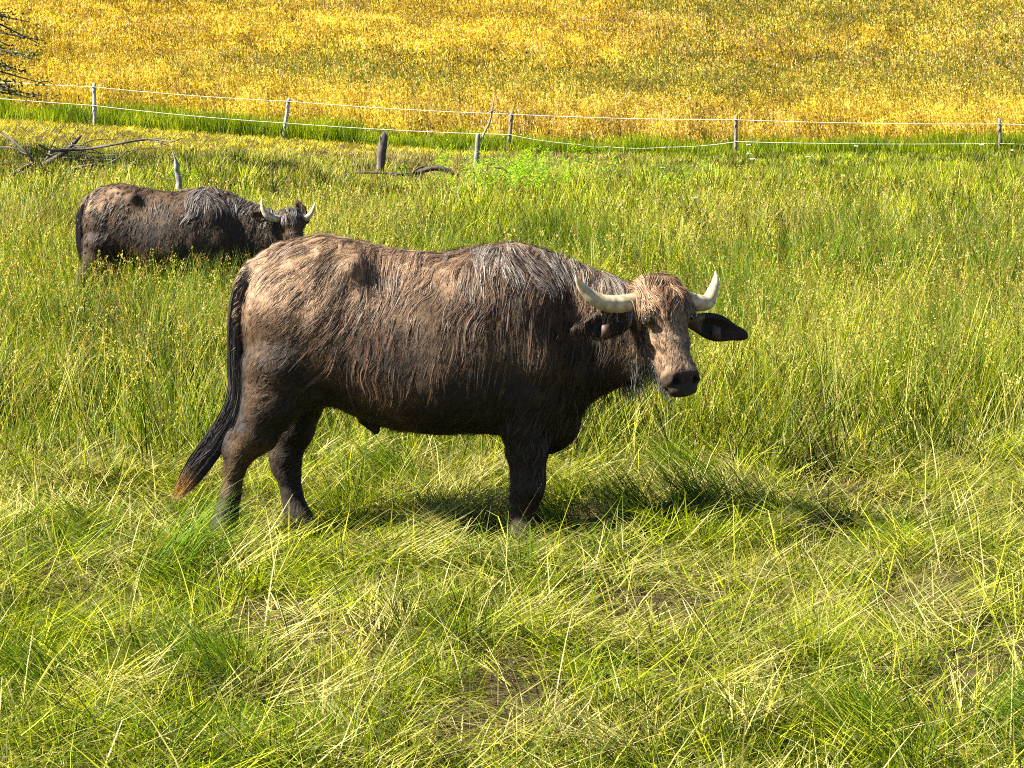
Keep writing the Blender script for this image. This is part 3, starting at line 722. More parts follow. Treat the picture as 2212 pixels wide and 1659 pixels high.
# ------------------------------------------------------------------ grass
def scatter(n, y0, y1, rng, margin=1.2, pw=1.0):
    """n points between two distances, over the view and a margin to either side"""
    y = np.sqrt(rng.uniform(y0*y0, y1*y1, n)) if pw == 1 else rng.uniform(y0**pw, y1**pw, n)**(1/pw)
    x = rng.uniform(-1, 1, n)*(y*.247+margin)
    return x, y
def blades(x, y, z, L, w, az, th0, bend, segs, c0, c1, rng, kink=0.0, sq=1.6, tipw=.12):
    """x,y,z root; L length; az lean heading; th0 tilt from upright at the root; bend tilt added along the blade"""
    n = len(x); V = np.empty((n, segs+1, 2, 3), np.float32); Cc = np.empty((n, segs+1, 2, 3), np.float32)
    psi = rng.uniform(0, math.pi, n); sx, sy = np.cos(psi), np.sin(psi)
    px, py, pz = x.copy(), y.copy(), z.copy(); ca, sa = np.cos(az), np.sin(az)
    for i in range(segs+1):
        t = i/segs; ww = w*.5*((1-t**sq)*(1-tipw)+tipw)*(.75 if i == 0 else 1)
        V[:, i, 0] = np.stack([px-sx*ww, py-sy*ww, pz], 1); V[:, i, 1] = np.stack([px+sx*ww, py+sy*ww, pz], 1)
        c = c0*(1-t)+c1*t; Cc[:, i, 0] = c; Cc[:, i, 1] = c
        if i < segs:
            th = th0+bend*((i+.5)/segs)**1.3+(kink*(i >= segs/2) if np.ndim(kink) or kink else 0)
            th = np.minimum(th, 2.2)
            px = px+L/segs*np.sin(th)*ca; py = py+L/segs*np.sin(th)*sa; pz = pz+L/segs*np.cos(th)
    b = (np.arange(n)*(segs+1)*2)[:, None]+np.arange(segs)[None]*2
    F = np.stack([b, b+1, b+3, b+2], -1).reshape(-1, 4)
    return V.reshape(-1, 3), F, Cc.reshape(-1, 3), np.stack([px, py, pz], 1), th
def spikelets(tip, az, th, size, k, col, rng, spreadl=.10, spreadw=.012):
    """seed heads: k small leaf-like scales along the last stretch of a stalk"""
    n = len(tip); T = np.repeat(tip, k, 0); a = np.repeat(az, k); t2 = np.repeat(th, k)
    d = np.stack([np.sin(t2)*np.cos(a), np.sin(t2)*np.sin(a), np.cos(t2)], 1)
    sl = np.repeat(spreadl if np.ndim(spreadl) else np.full(n, spreadl), k); sw = np.repeat(spreadw if np.ndim(spreadw) else np.full(n, spreadw), k)
    u = rng.uniform(0, 1, n*k); c = T-d*(u*sl)[:, None]+rng.normal(0, 1, (n*k, 3))*(sw*(.25+.75*np.sin(u*2.6+.3)))[:, None]
    s = np.repeat(size, k)*rng.uniform(.6, 1.3, n*k); dd = d+rng.normal(0, .45, (n*k, 3)); dd /= np.linalg.norm(dd, axis=1)[:, None]
    sd = np.cross(dd, rng.normal(0, 1, (n*k, 3))); sd /= np.linalg.norm(sd, axis=1)[:, None]
    V = np.stack([c-dd*s[:, None]*.5, c+sd*s[:, None]*.22, c+dd*s[:, None]*.5, c-sd*s[:, None]*.22], 1).reshape(-1, 3)
    i = np.arange(n*k)*4; return V, np.stack([i, i+1, i+2, i+3], 1), np.repeat(np.repeat(col, k, 0)*rng.uniform(.7, 1.25, (n*k, 1)), 4, 0)
class Bag:
    def __init__(s): s.V, s.F, s.C, s.n = [], [], [], 0
    def add(s, V, F, C, *a): s.V.append(np.asarray(V, np.float32)); s.F.append(F+s.n); s.C.append(np.asarray(C, np.float32)); s.n += len(V); return a
    def link(s, name, mat, kind='stuff', label=None, cat=None):
        o = link_mesh(name, np_mesh(name, np.concatenate(s.V), np.concatenate(s.F), np.concatenate(s.C)), mat, smooth=False); tag(o, label, cat, kind=kind); return o
def pal(cols, t):
    """blend along a list of colours"""
    cols = np.array(cols, float); t = np.clip(t, 0, .9999)*(len(cols)-1); i = t.astype(int); f = (t-i)[:, None]; return cols[i]*(1-f)+cols[i+1]*f
GREEN = [(.018, .034, .001), (.065, .110, .0015), (.20, .245, .004), (.46, .46, .035)]
STRAW = [(.12, .10, .02), (.32, .29, .07), (.52, .47, .19)]
def clear_near(x, y, hmax):
    """keeps tall growth off the animals: lower it where they stand"""
    d1 = ((x-ORG1[0]-.1)/1.6)**2+((y-D1+.2)/.75)**2
    return np.where(d1 < 1, .35+.65*d1, 1)
def grass_near():
    B = Bag(); rng = np.random.default_rng(1)
    DARKG = [(.012, .022, .002), (.035, .060, .002), (.07, .11, .004)]; THATCH_SHADE = [(.018, .012, .006), (.07, .048, .020), (.22, .16, .06)]
    def kind(x, y, s=0):
        """0 bare and thatched, 1 green, 2 straw"""
        a = fbm2(x*1.9+s, y*2.0, 61, 3); b = fbm2(x*.9, y*1.2, 63, 3); return a, b
    def colour(x, y, n):
        a, b = kind(x, y); u = rng.random(n); c = pal(GREEN, np.clip(rng.normal(.52, .24, n)+.5*(noise2(x*6, y*6, 65)-.5), 0, 1))
        st = u < np.clip(.08+.75*sstep(.46, .62, b), 0, .8); c[st] = pal(STRAW, np.clip(rng.normal(.55, .3, st.sum()), 0, 1))
        dk = rng.random(n) < .22; c[dk] = pal(DARKG, rng.random(dk.sum()))  # dark green share stands in for deeper shade between blades
        th = rng.random(n) < .85*sstep(.46, .38, a); c[th] = pal(THATCH_SHADE, rng.random(th.sum())**1.3); return c, a, b  # brown thatch in the hollows, kept dark to paint in their shade
    # short sward
    n = int(300000*GD); x, y = scatter(n, 5.2, 13.6, rng, 1.0); c, a, b = colour(x, y, n)
    x, y, ch, cz, cw, cl2 = tufts(x, y, 9.0, 80); c = c*(.45+1.05*cw)[:, None]
    k = rng.random(n) < np.clip(.22+1.1*sstep(.38, .50, a), 0, 1)*sstep(13.6, 12.0, y+noise2(x, y, 5)); x, y, c, a, b = [q[k] for q in (x, y, c, a, b)]; n = len(x)
    cw, cl2 = cw[k], cl2[k]; L = rng.uniform(.035, .125, n)*(.6+.8*sstep(.45, .65, a)+.5*cl2); th0 = rng.uniform(.1, 1.45, n)
    az = np.where(rng.random(n) < .5, fbm2(x*1.1, y*1.4, 67, 2)*math.tau*2.5, rng.uniform(0, math.tau, n))
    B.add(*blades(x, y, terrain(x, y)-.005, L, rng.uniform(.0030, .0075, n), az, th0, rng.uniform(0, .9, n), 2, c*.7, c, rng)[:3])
    # bundles lying flat, every one combed its own way
    m = 2100; bx, by = scatter(m, 5.2, 13.0, rng, .9); per = 52; n = m*per
    a0_, _ = kind(bx, by); kk = rng.random(m) < .12+sstep(.38, .47, a0_); bx, by = bx[kk], by[kk]; m = len(bx); n = m*per
    baz = np.where(rng.random(m) < .6, rng.normal(0, .45, m)+math.pi*(rng.random(m) < .5), rng.uniform(0, math.tau, m)); br = rng.uniform(.05, .16, m)
    x = np.repeat(bx, per)+rng.normal(0, 1, n)*np.repeat(br, per); y = np.repeat(by, per)+rng.normal(0, 1, n)*np.repeat(br, per)
    shade = np.repeat(rng.uniform(.35, 1.3, m), per); az = np.repeat(baz, per)+rng.normal(0, .22, n)*np.repeat(rng.uniform(.6, 2.2, m), per); bc = rng.random(m); _, b = kind(bx, by); bc = bc-.9*(b-.5)
    hue = np.repeat(bc, per); c = pal(STRAW, np.clip(rng.normal(.62, .25, n), 0, 1)); g = hue > .42; c[g] = pal(GREEN, np.clip(rng.normal(.62, .24, g.sum()), 0, 1)); g = hue > .88; c[g] = pal(DARKG+[GREEN[1]], rng.random(g.sum()))
    dk = rng.random(n) < .2; c[dk] *= .35; c = c*shade[:, None]  # some blades darkened to deepen the shade inside a bundle
    z = terrain(x, y)+np.repeat(rng.uniform(.0, .07, m), per)+rng.uniform(0, .05, n)
    L = np.repeat(rng.uniform(.10, .30, m), per)*rng.uniform(.6, 1.25, n)
    B.add(*blades(x, y, z, L, rng.uniform(.0030, .0075, n), az, rng.uniform(.85, 1.5, n), rng.uniform(-.2, .7, n), 3, c, c, rng)[:3])
    # small fresh tufts
    m = 820; bx, by = scatter(m, 5.3, 13.6, rng, .9); per = 62; a0_, _ = kind(bx, by); kk = rng.random(m) < .15+sstep(.40, .50, a0_); bx, by = bx[kk], by[kk]; m = len(bx); n = m*per; br = rng.uniform(.02, .06, m)
    dx = rng.normal(0, 1, n)*np.repeat(br, per); dy = rng.normal(0, 1, n)*np.repeat(br, per); x = np.repeat(bx, per)+dx; y = np.repeat(by, per)+dy
    az = np.arctan2(dy, dx)+rng.normal(0, .5, n); c = pal(GREEN, np.clip(np.repeat(rng.normal(.50, .2, m), per)+rng.normal(0, .2, n), 0, 1)); dk = rng.random(n) < .2; c[dk] *= .4  # darkened blades put shade into the tuft's colour
    L = np.repeat(rng.uniform(.08, .25, m), per)*rng.uniform(.5, 1.2, n)*clear_near(x, y, 0)
    B.add(*blades(x, y, terrain(x, y), L, rng.uniform(.0030, .0068, n), az, rng.uniform(.05, .6, n), rng.uniform(.1, 1.0, n), 3, c*.6, c, rng)[:3])
    # stray stems, some snapped over
    n = int(6500*GD); x, y = scatter(n, 5.4, 13, rng, 1.0)
    c = pal(STRAW, np.clip(rng.normal(.75, .25, n), 0, 1)); g = rng.random(n) < .45; c[g] = pal(GREEN, rng.uniform(.3, 1, g.sum())); g = rng.random(n) < .15; c[g] = pal(DARKG, rng.random(g.sum()))
    L = rng.uniform(.15, .45, n)*clear_near(x, y, 0)
    B.add(*blades(x, y, terrain(x, y)+.02, L, rng.uniform(.0030, .0070, n), rng.uniform(0, math.tau, n), rng.uniform(.2, 1.35, n), rng.uniform(0, .6, n), 3, c, c, rng,
                  kink=np.where(rng.random(n) < .3, rng.uniform(.6, 1.4, n), 0))[:3])
    # long green sedge swept over sideways
    cx, cy = scatter(26, 6.0, 13.5, rng, .9); big = [(1.55, 6.75), (1.9, 6.95), (2.15, 6.7), (1.2, 6.85), (2.4, 7.0), (1.75, 6.6), (.95, 10.6), (1.25, 10.5), (-2.3, 8.3), (-2.5, 8.6)]
    cx[:10] = [p[0] for p in big]; cy[:10] = [p[1] for p in big]; k = 230; m = 26
    x = np.repeat(cx, k)+rng.normal(0, .08, m*k); y = np.repeat(cy, k)+rng.normal(0, .10, m*k); n = len(x)
    a0 = np.repeat(rng.uniform(-.4, .4, m)+np.where(rng.random(m) < .7, math.pi, 0), k); c = pal([(.015, .035, .002), (.05, .11, .003), (.12, .21, .006), (.30, .36, .03)], np.clip(rng.normal(.45, .27, n), 0, 1))
    B.add(*blades(x, y, terrain(x, y)+.01, rng.uniform(.22, .50, n), rng.uniform(.0028, .005, n), a0+rng.normal(0, .35, n), rng.uniform(.2, .9, n), rng.uniform(.5, 1.1, n), 4, c*.8, c, rng)[:3])
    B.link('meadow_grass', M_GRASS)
def by_stump(x, y):
    return 1-.55*np.exp(-((x+1.9)/2.6)**2-((y-39)/4.5)**2)
def low(x, y):
    """height factor: lower growth in front of the far animal, taller in ridges"""
    return 1.0
def tufts(x, y, f, seed, pull=.72):
    """gather roots into tufts; every tuft has its own tint, heading, vigour and length"""
    wx = x*f+(noise2(x*f*.7, y*f*.7, seed)-.5)*1.2; wy = y*f*.75+(noise2(x*f*.7, y*f*.7, seed+1)-.5)*1.2; ix, iy = np.floor(wx), np.floor(wy); z = np.zeros_like(ix)
    h = [_h(ix, iy, z, seed+k) for k in range(2, 8)]
    dx = (ix+.25+.5*h[0]-wx)/f; dy = (iy+.25+.5*h[1]-wy)/(f*.75)
    return x+dx*(1-pull), y+dy*(1-pull), h[2], h[3], h[4], h[5]
def grass_mid():
    B = Bag(); rng = np.random.default_rng(2)
    def zone(n, y0, y1, Lr, wr, segs, seed, cf_, dens=(.36, .55)):
        x, y = scatter(n, y0, y1, rng, 1.6); cl = fbm2(x*.75, y*.5, seed, 3); fine = noise2(x*3, y*2.2, seed+5)
        hol = fbm2(x*1.1, y*.8, seed+6, 2); k = rng.random(n) < np.clip(.2+1.3*sstep(dens[0], dens[1], cl), 0, 1)*(.25+.75*sstep(.33, .42, hol)); x, y, cl, fine = x[k], y[k], cl[k], fine[k]; n = len(x)
        x, y, ch, cz, cw, cl2 = tufts(x, y, cf_, seed+20)
        L = rng.uniform(*Lr, n)*(.35+.6*cl+.55*cl2); L *= clear_near(x, y, 0)
        br = sstep(26, 32, y)*sstep(.3, .6, fbm2(x*.25, y*.2, 77))                     # browner, seeding belt before the fence
        t = np.clip(.50+.60*(ch-.5)+.7*(fbm2(x*.35, y*.25, seed+9)-.5)+rng.normal(0, .20, n), 0, 1); c1 = pal(GREEN, t)
        dr = rng.random(n) < .14+.35*br; c1[dr] = pal([(.13, .10, .03), (.30, .24, .07), (.50, .44, .17)], rng.random(dr.sum()))
        dk = rng.random(n) < .22; c1[dk] *= .35; c1 = c1*(.45+1.0*cw)[:, None]; az = cz*math.tau+rng.normal(0, .8, n)  # darkened share paints shaded gaps into the tall grass
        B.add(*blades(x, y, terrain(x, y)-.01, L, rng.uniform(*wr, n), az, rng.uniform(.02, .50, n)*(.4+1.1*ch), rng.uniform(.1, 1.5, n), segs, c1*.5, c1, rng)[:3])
    zone(int(150000*GD), 11.6, 19, (.28, .70), (.0050, .0105), 3, 101, 6.0)
    zone(int(150000*GD), 19, 32, (.32, .78), (.009, .018), 2, 111, 3.8)
    # leaning long stems with seed heads
    for (n, y0, y1, w, sz, k) in ((8000, 11.8, 20, .0036, .015, 13), (12000, 20, 33, .006, .026, 8), (9000, 33, 46, .010, .04, 5)):
        n = int(n*GD); x, y = scatter(n, y0, y1, rng, 1.4); m = fbm2(x*.5, y*.4, 121+int(y0)); q = rng.random(n) < sstep(.35, .6, m)+.1; x, y = x[q], y[q]; n = len(x)
        az = rng.uniform(0, math.tau, n); L = rng.uniform(.35, .95, n)*(1-.62*sstep(32, 44, y))*by_stump(x, y)*clear_near(x, y, 0)
        c = pal([(.08, .11, .01), (.28, .28, .04), (.50, .46, .14)], rng.random(n)); hd = pal([(.07, .04, .012), (.22, .16, .03), (.50, .44, .12)], rng.random(n))
        r = B.add(*blades(x, y, terrain(x, y), L, np.full(n, w), az, rng.uniform(.02, .45, n), rng.uniform(.0, .8, n), 3, c, c, rng))
        B.add(*spikelets(r[0], az, r[1], np.full(n, sz), k, hd, rng, rng.uniform(.06, .16, n), rng.uniform(.006, .022, n)))
    # rush tussocks
    cx, cy = scatter(95, 12.5, 30, rng, 1.2); cx[:9] = (-3.5, -3.1, -2.7, -2.3, -1.95, -2.9, -2.2, 1.1, 3.1); cy[:9] = (20.7, 20.4, 20.5, 20.7, 20.5, 19.8, 19.5, 16.5, 15.2)
    k = 210; m = len(cx); x = np.repeat(cx, k)+rng.normal(0, .13, m*k); y = np.repeat(cy, k)+rng.normal(0, .13, m*k); n = len(x)
    az = np.arctan2(y-np.repeat(cy, k), x-np.repeat(cx, k))+rng.normal(0, .5, n); c = pal([(.015, .035, .003), (.055, .10, .006), (.20, .24, .02)], np.clip(rng.normal(.4, .3, n), 0, 1))
    r = B.add(*blades(x, y, terrain(x, y), rng.uniform(.5, .95, n), rng.uniform(.0035, .006, n)*np.clip(y/15, 1, 2), az, rng.uniform(.02, .5, n), rng.uniform(.0, .55, n), 3, c, c*1.15, rng))
    q = rng.random(n) < .22; B.add(*spikelets(r[0][q]-[0, 0, .05], az[q], r[1][q], np.full(q.sum(), .016), 5, pal([(.12, .06, .02), (.30, .18, .06)], rng.random(q.sum())), rng, .05, .008))
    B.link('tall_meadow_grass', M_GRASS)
def mown(x, y):
    """the strip in front of the fence's left half has been cut"""
    edge = np.interp(x, [-20, -12, -6, -1, 2.5, 4], [43, 44.5, 47, 50.5, 53.6, 56])
    return (y > edge+(noise2(x*1.3, y*1.3, 9)-.5)*1.6)*(y < FENCE_Y+.4)
def grass_far():
    B = Bag(); rng = np.random.default_rng(3)
    n = int(190000*GD); x, y = scatter(n, 32, FENCE_Y+.6, rng, 2.0); mw = mown(x, y) > 0
    cl = fbm2(x*.5, y*.35, 201, 3); fine = noise2(x*2, y*1.4, 203); gold = sstep(.45, .7, fbm2(x*.12, y*.18, 205)+.004*(y-40))
    x, y, ch, cz, cw, cl2 = tufts(x, y, 2.2, 260)
    L = rng.uniform(.28, .62, n)*(.3+.6*cl+.7*cl2)*(1-.62*sstep(39, 47, y))*by_stump(x, y); L = np.where(mw, rng.uniform(.05, .16, n), L)
    t = np.clip(.50+.5*(ch-.5)+.5*(cl-.5)+rng.normal(0, .22, n), 0, 1); c1 = pal(GREEN, t)
    olive = pal([(.10, .09, .025), (.22, .18, .05), (.38, .33, .11)], rng.random(n)); q = rng.random(n) < .18+(.30+.45*gold)*sstep(36, 42, y)*sstep(5, -1, x)+.2*gold*sstep(36, 42, y); c1[q] = olive[q]
    cut = pal([(.08, .07, .008), (.28, .24, .03), (.50, .42, .08)], np.clip(rng.normal(.55, .25, n), 0, 1)); c1[mw] = cut[mw]
    dk = (rng.random(n) < .2)*~mw; c1[dk] *= .35; c1 = c1*(.5+.95*cw)[:, None]  # uncut blades partly darkened, shade put in by colour
    B.add(*blades(x, y, terrain(x, y)-.01, L, rng.uniform(.014, .030, n), rng.uniform(0, math.tau, n), np.where(mw, rng.uniform(.3, 1.3, n), rng.uniform(.02, .4, n)), rng.uniform(.1, .9, n), 2, c1*.75, c1, rng)[:3])
    # lush uncut fringe at the foot of the fence
    n = int(60000*GD); y = rng.uniform(FENCE_Y-.1, FENCE_Y+2.8, n)+rng.normal(0, .25, n); x = rng.uniform(-16, 16, n); k = (rng.random(n) < sstep(2.6, 1.2, y-FENCE_Y)); x, y = x[k], y[k]; n = len(x)
    t = np.clip(.36+.45*(noise2(x*1.2, y*2, 211)-.3)+rng.normal(0, .2, n), 0, 1)
    B.add(*blades(x, y, terrain(x, y)-.01, rng.uniform(.22, .5, n)*(.55+.8*noise2(x*.9, y*.9, 213)), rng.uniform(.012, .024, n), rng.uniform(0, math.tau, n), rng.uniform(.02, .3, n), rng.uniform(0, .6, n), 2, pal(GREEN, t)*.8, pal(GREEN, t), rng)[:3])
    B.link('grass_before_fence', M_GRASS)
def hay_field():
    B = Bag(); rng = np.random.default_rng(4)
    for (n, y0, y1, w, segs, k, sz) in ((150000, FENCE_Y+.9, 72, .016, 2, 2, .065), (150000, 72, 98, .023, 1, 2, .09), (110000, 98, 135, .034, 1, 1, .13)):
        n = int(n*GD); x, y = scatter(n, y0, y1, rng, 3.0); cl = fbm2(x*.22, y*.14, 301, 4); big = fbm2(x*.09+2, y*.06, 303, 4)
        x, y, ch, cz, cw, cl2 = tufts(x, y, 1.6 if y0 < 72 else 1.0, 360, .8)
        L = rng.uniform(.40, .80, n)*(.4+.7*cl+.4*cl2)*sstep(FENCE_Y+.4, FENCE_Y+2.5, y)
        gr = np.clip(sstep(.46, .62, big+.25*(cl-.5)+rng.normal(0, .05, n))*sstep(60, 68, y), 0, 1)           # greener, thinner patches
        c = pal([(.06, .038, .002), (.23, .145, .007), (.43, .285, .022), (.60, .45, .08)], np.clip(.52+.6*(cl-.5)+.35*(ch-.5)+rng.normal(0, .22, n), 0, 1))
        g = pal([(.035, .045, .004), (.11, .11, .010), (.26, .22, .035)], np.clip(rng.normal(.45, .25, n), 0, 1)); pick = rng.random(n) < .07+.62*gr; c[pick] = g[pick]
        pk = rng.random(n) < .10*sstep(.5, .7, fbm2(x*.15, y*.1, 305))+.02; c[pk] = pal([(.28, .16, .09), (.46, .30, .19)], rng.random(pk.sum()))
        c = c*(.6+.75*cw)[:, None]; az = rng.normal(2.6, .9, n)
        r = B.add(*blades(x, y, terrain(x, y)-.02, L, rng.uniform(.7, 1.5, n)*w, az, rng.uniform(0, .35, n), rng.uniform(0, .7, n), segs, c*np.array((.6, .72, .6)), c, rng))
        B.add(*spikelets(r[0], az, r[1], np.full(n, sz), k, np.minimum(c*1.12, .85), rng, .14, .022))
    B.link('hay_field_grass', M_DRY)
if SHOW_GRASS:
    grass_near(); grass_mid(); grass_far(); hay_field()
# ------------------------------------------------------------------ fence, stakes, branches, tree, flowers
ROPE = plain_mat('white_rope', (.50, .48, .38), .6, .2)
BLACK = plain_mat('insulator_black', (.02, .02, .022), .4)
def wood_tube(name, paths, parent=None, sides=9, c0=(.12, .10, .08), c1=(.40, .36, .31), n=5, rough=.12, seed=1, sub=True):
    ps = [smooth_path(p, n) if sub else p for p in paths]
    V, Fc, T = tube(ps, sides)
    r = noise3(V[:, 0]*14, V[:, 1]*14, V[:, 2]*4, seed); r2 = noise3(V[:, 0]*50, V[:, 1]*50, V[:, 2]*9, seed+1)
    V = V+(np.stack([noise3(V[:, 0]*18+a*9, V[:, 1]*18, V[:, 2]*7, seed+2) for a in range(3)], 1)-.5)*rough*np.mean([p[0][1] for p in ps])*2
    return link_mesh(name, np_mesh(name, V, Fc, mixc(np.array(c0), c1, np.clip(.6*r+.6*r2-.1, 0, 1))*.5), M_WOOD, parent)
def PW(px, py, Y): return P(px, py, Y)
def fence():
    root = empty('electric_fence', (0, FENCE_Y, float(fence_z(0)))); o = np.array(root.location)
    tag(root, 'white rope electric fence on wooden posts along the foot of the hay field', 'fence')
    posts = [(203, 180, 205, 270, 'l'), (624, 212, 612, 303, 'l'), (1107, 238, 1096, 338, 'd'), (1590, 249, 1589, 345, 'd'), (2159, 255, 2161, 345, 'd')]
    up = [(188,), (219,), (247,), (259,), (268,)]; tops = []; lows = []
    for i, (tx, ty, bx, by, k) in enumerate(posts):
        t = PW(tx, ty, FENCE_Y)-o; b = PW(bx, by, FENCE_Y)-o; ax = unit(t-b); b = b-ax*.15
        w = .046 if k == 'l' else .043
        X = unit(np.cross(ax, (0, 1, 0.))); Yv = np.cross(X, ax); ang = .5+i*.23; X, Yv = X*math.cos(ang)+Yv*math.sin(ang), Yv*math.cos(ang)-X*math.sin(ang)
        rows = []; N = 9; Hh = np.linalg.norm(t-b)
        for j in range(N):
            s = j/(N-1); c = b+ax*Hh*s
            for q in range(8):
                a = q*math.pi/4+.39; rad = w*(1.08-.08*s)*(1.08 if q % 2 else 1.0)*(1+.05*math.sin(j*2.1+q*1.7+i)); rows.append(c+(X*math.cos(a)+Yv*math.sin(a))*rad)
        V = np.array(rows); Fc = [(j*8+q, j*8+(q+1) % 8, (j+1)*8+(q+1) % 8, (j+1)*8+q) for j in range(N-1) for q in range(8)]
        e = (N-1)*8; Fc += [(e, e+1, e+2, e+3), (e, e+3, e+4, e+5), (e, e+5, e+6, e+7)]
        r = noise3(V[:, 0]*30, V[:, 1]*30, V[:, 2]*6, i); lo, hi = ((.30, .29, .26), (.58, .56, .50)) if k == 'l' else ((.10, .085, .065), (.30, .26, .21))
        po = link_mesh('post', np_mesh('post', V, np.array(Fc), mixc(np.array(lo), hi, r)*.6), M_WOOD, root, smooth=False)
        for py in (up[i][0], (228, 266, 291, 305, 310)[i]):
            s = (py-ty)/(by-ty); c = t+(PW(bx, by, FENCE_Y)-o-t)*s+np.array((0, -.055, 0))
            V2, F2, _ = tube([[(c+np.array((-.035, 0, 0)), .016), (c+np.array((-.034, 0, 0)), .026), (c, .020), (c+np.array((.034, 0, 0)), .026), (c+np.array((.035, 0, 0)), .016)]], 8)
            link_mesh('insulator', np_mesh('insulator', V2, F2), BLACK, po)
    def rope(pts):
        path = []
        for (x0, y0), (x1, y1) in zip(pts[:-1], pts[1:]):
            for j in range(12):
                s = j/12; p = PW(x0+(x1-x0)*s, y0+(y1-y0)*s, FENCE_Y)-o+np.array((0, -.075, -.035*4*s*(1-s)))
                path.append((p, .0095))
        path.append((PW(*pts[-1], FENCE_Y)-o+np.array((0, -.075, 0)), .0115))
        V, Fc, _ = tube([path], 6); link_mesh('rope', np_mesh('rope', V, Fc), ROPE, root)
    rope([(-400, 150), (203, 188), (624, 219), (1107, 247), (1590, 259), (2159, 268), (2700, 270)])
    rope([(-400, 176), (203, 228), (618, 266), (1101, 291), (1250, 312), (1310, 317), (1440, 318), (1590, 306), (2160, 310), (2700, 318)])
fence()

def thing_from(name, origin, paths, label, cat, **kw):
    o = np.array(origin, float); ob = wood_tube(name, [[(np.array(p)-o, r) for p, r in path] for path in paths], **kw); ob.location = tuple(o)
    return tag(ob, label, cat)
Y = 43.0
thing_from('broken_post', PW(820, 396, Y), [[(PW(819, 404, Y), .085), (PW(821, 370, Y), .082), (PW(824, 330, Y), .088), (PW(828, 305, Y), .085), (PW(830, 292, Y), .075), (PW(829, 284, Y), .030), (PW(829, 282, Y), .012)],
    [(PW(834, 305, Y-.03), .03), (PW(836, 290, Y-.03), .02), (PW(837, 284, Y-.03), .006)], [(PW(824, 312, Y-.05), .03), (PW(821, 298, Y-.06), .02), (PW(820, 294, Y-.06), .006)], [(PW(818, 366, Y-.05), .035), (PW(806, 386, Y-.2), .03), (PW(796, 396, Y-.25), .02)]],
    'thick weathered post with a splintered top, left of the forked stake', 'post', c0=(.03, .024, .02), c1=(.26, .22, .19), rough=.25, seed=4)
Y = 46.0
thing_from('forked_stake', PW(1030, 372, Y), [[(PW(1028, 378, Y), .062), (PW(1029, 350, Y), .060), (PW(1031, 320, Y), .052), (PW(1032, 300, Y), .048), (PW(1033, 291, Y), .044), (PW(1033, 288, Y), .02)],
    [(PW(1034, 308, Y), .026), (PW(1041, 298, Y), .025), (PW(1050, 280, Y), .023), (PW(1059, 258, Y), .020), (PW(1064, 235, Y), .017), (PW(1067, 215, Y), .014), (PW(1067, 203, Y), .010)],
    [(PW(1028, 330, Y), .022), (PW(1021, 321, Y), .022), (PW(1016, 316, Y), .018)], [(PW(1054, 245, Y), .005), (PW(1062, 240, Y-.02), .018), (PW(1070, 238, Y), .006)]],
    'pale forked stake with one long thin branch curving up past the fence ropes', 'stake', c0=(.14, .12, .10), c1=(.50, .46, .40), rough=.15, seed=6)
Y = 31.5
thing_from('broken_stake', PW(384, 398, Y), [[(PW(386, 408, Y), .048), (PW(386, 392, Y), .050), (PW(382, 372, Y), .040), (PW(380, 362, Y), .046), (PW(378, 346, Y), .026), (PW(374, 334, Y), .014), (PW(373, 331, Y), .005)]],
    'slim white barked stake with a broken tip standing behind the grazing buffalo', 'stake', c0=(.05, .04, .035), c1=(.48, .46, .42), rough=.3, seed=8)
Y = 41.5
thing_from('fallen_branch', PW(850, 384, Y), [[(PW(728, 388, Y), .010), (PW(752, 376, Y), .016), (PW(790, 373, Y), .022), (PW(835, 374, Y), .026), (PW(880, 377, Y), .032), (PW(905, 372, Y), .042), (PW(932, 364, Y), .050), (PW(955, 365, Y), .050), (PW(975, 372, Y), .044), (PW(992, 380, Y), .03)],
    [(PW(890, 376, Y), .022), (PW(902, 364, Y-.1), .020), (PW(915, 359, Y-.1), .026)], [(PW(838, 380, Y-.2), .012), (PW(880, 374, Y-.2), .016), (PW(900, 380, Y-.25), .012), (PW(925, 384, Y-.3), .008)],
    [(PW(905, 376, Y), .030), (PW(900, 386, Y-.1), .030), (PW(890, 394, Y-.15), .02)], [(PW(780, 388, Y-.1), .008), (PW(820, 384, Y-.1), .012)], [(PW(925, 362, Y), .012), (PW(918, 352, Y), .008)]],
    'dark crooked dead branch lying across the foot of the splintered post', 'branch', c0=(.025, .02, .018), c1=(.15, .12, .10), rough=.3, seed=10)
thing_from('curved_twig', PW(770, 372, 42.5), [[(PW(782, 374, 42.5), .012), (PW(770, 360, 42.5), .012), (PW(764, 345, 42.5), .010), (PW(770, 325, 42.5), .006)]], 'thin pale twig curving up left of the splintered post', 'twig', c0=(.2, .18, .14), c1=(.5, .46, .38))
thing_from('small_dead_branch', PW(1090, 372, 40), [[(PW(1068, 362, 40), .012), (PW(1085, 364, 40), .018), (PW(1100, 374, 40), .016), (PW(1106, 378, 40), .01)]], 'short dark dead branch lying among leafy weeds right of the forked stake', 'branch', c0=(.05, .04, .03), c1=(.25, .2, .17))
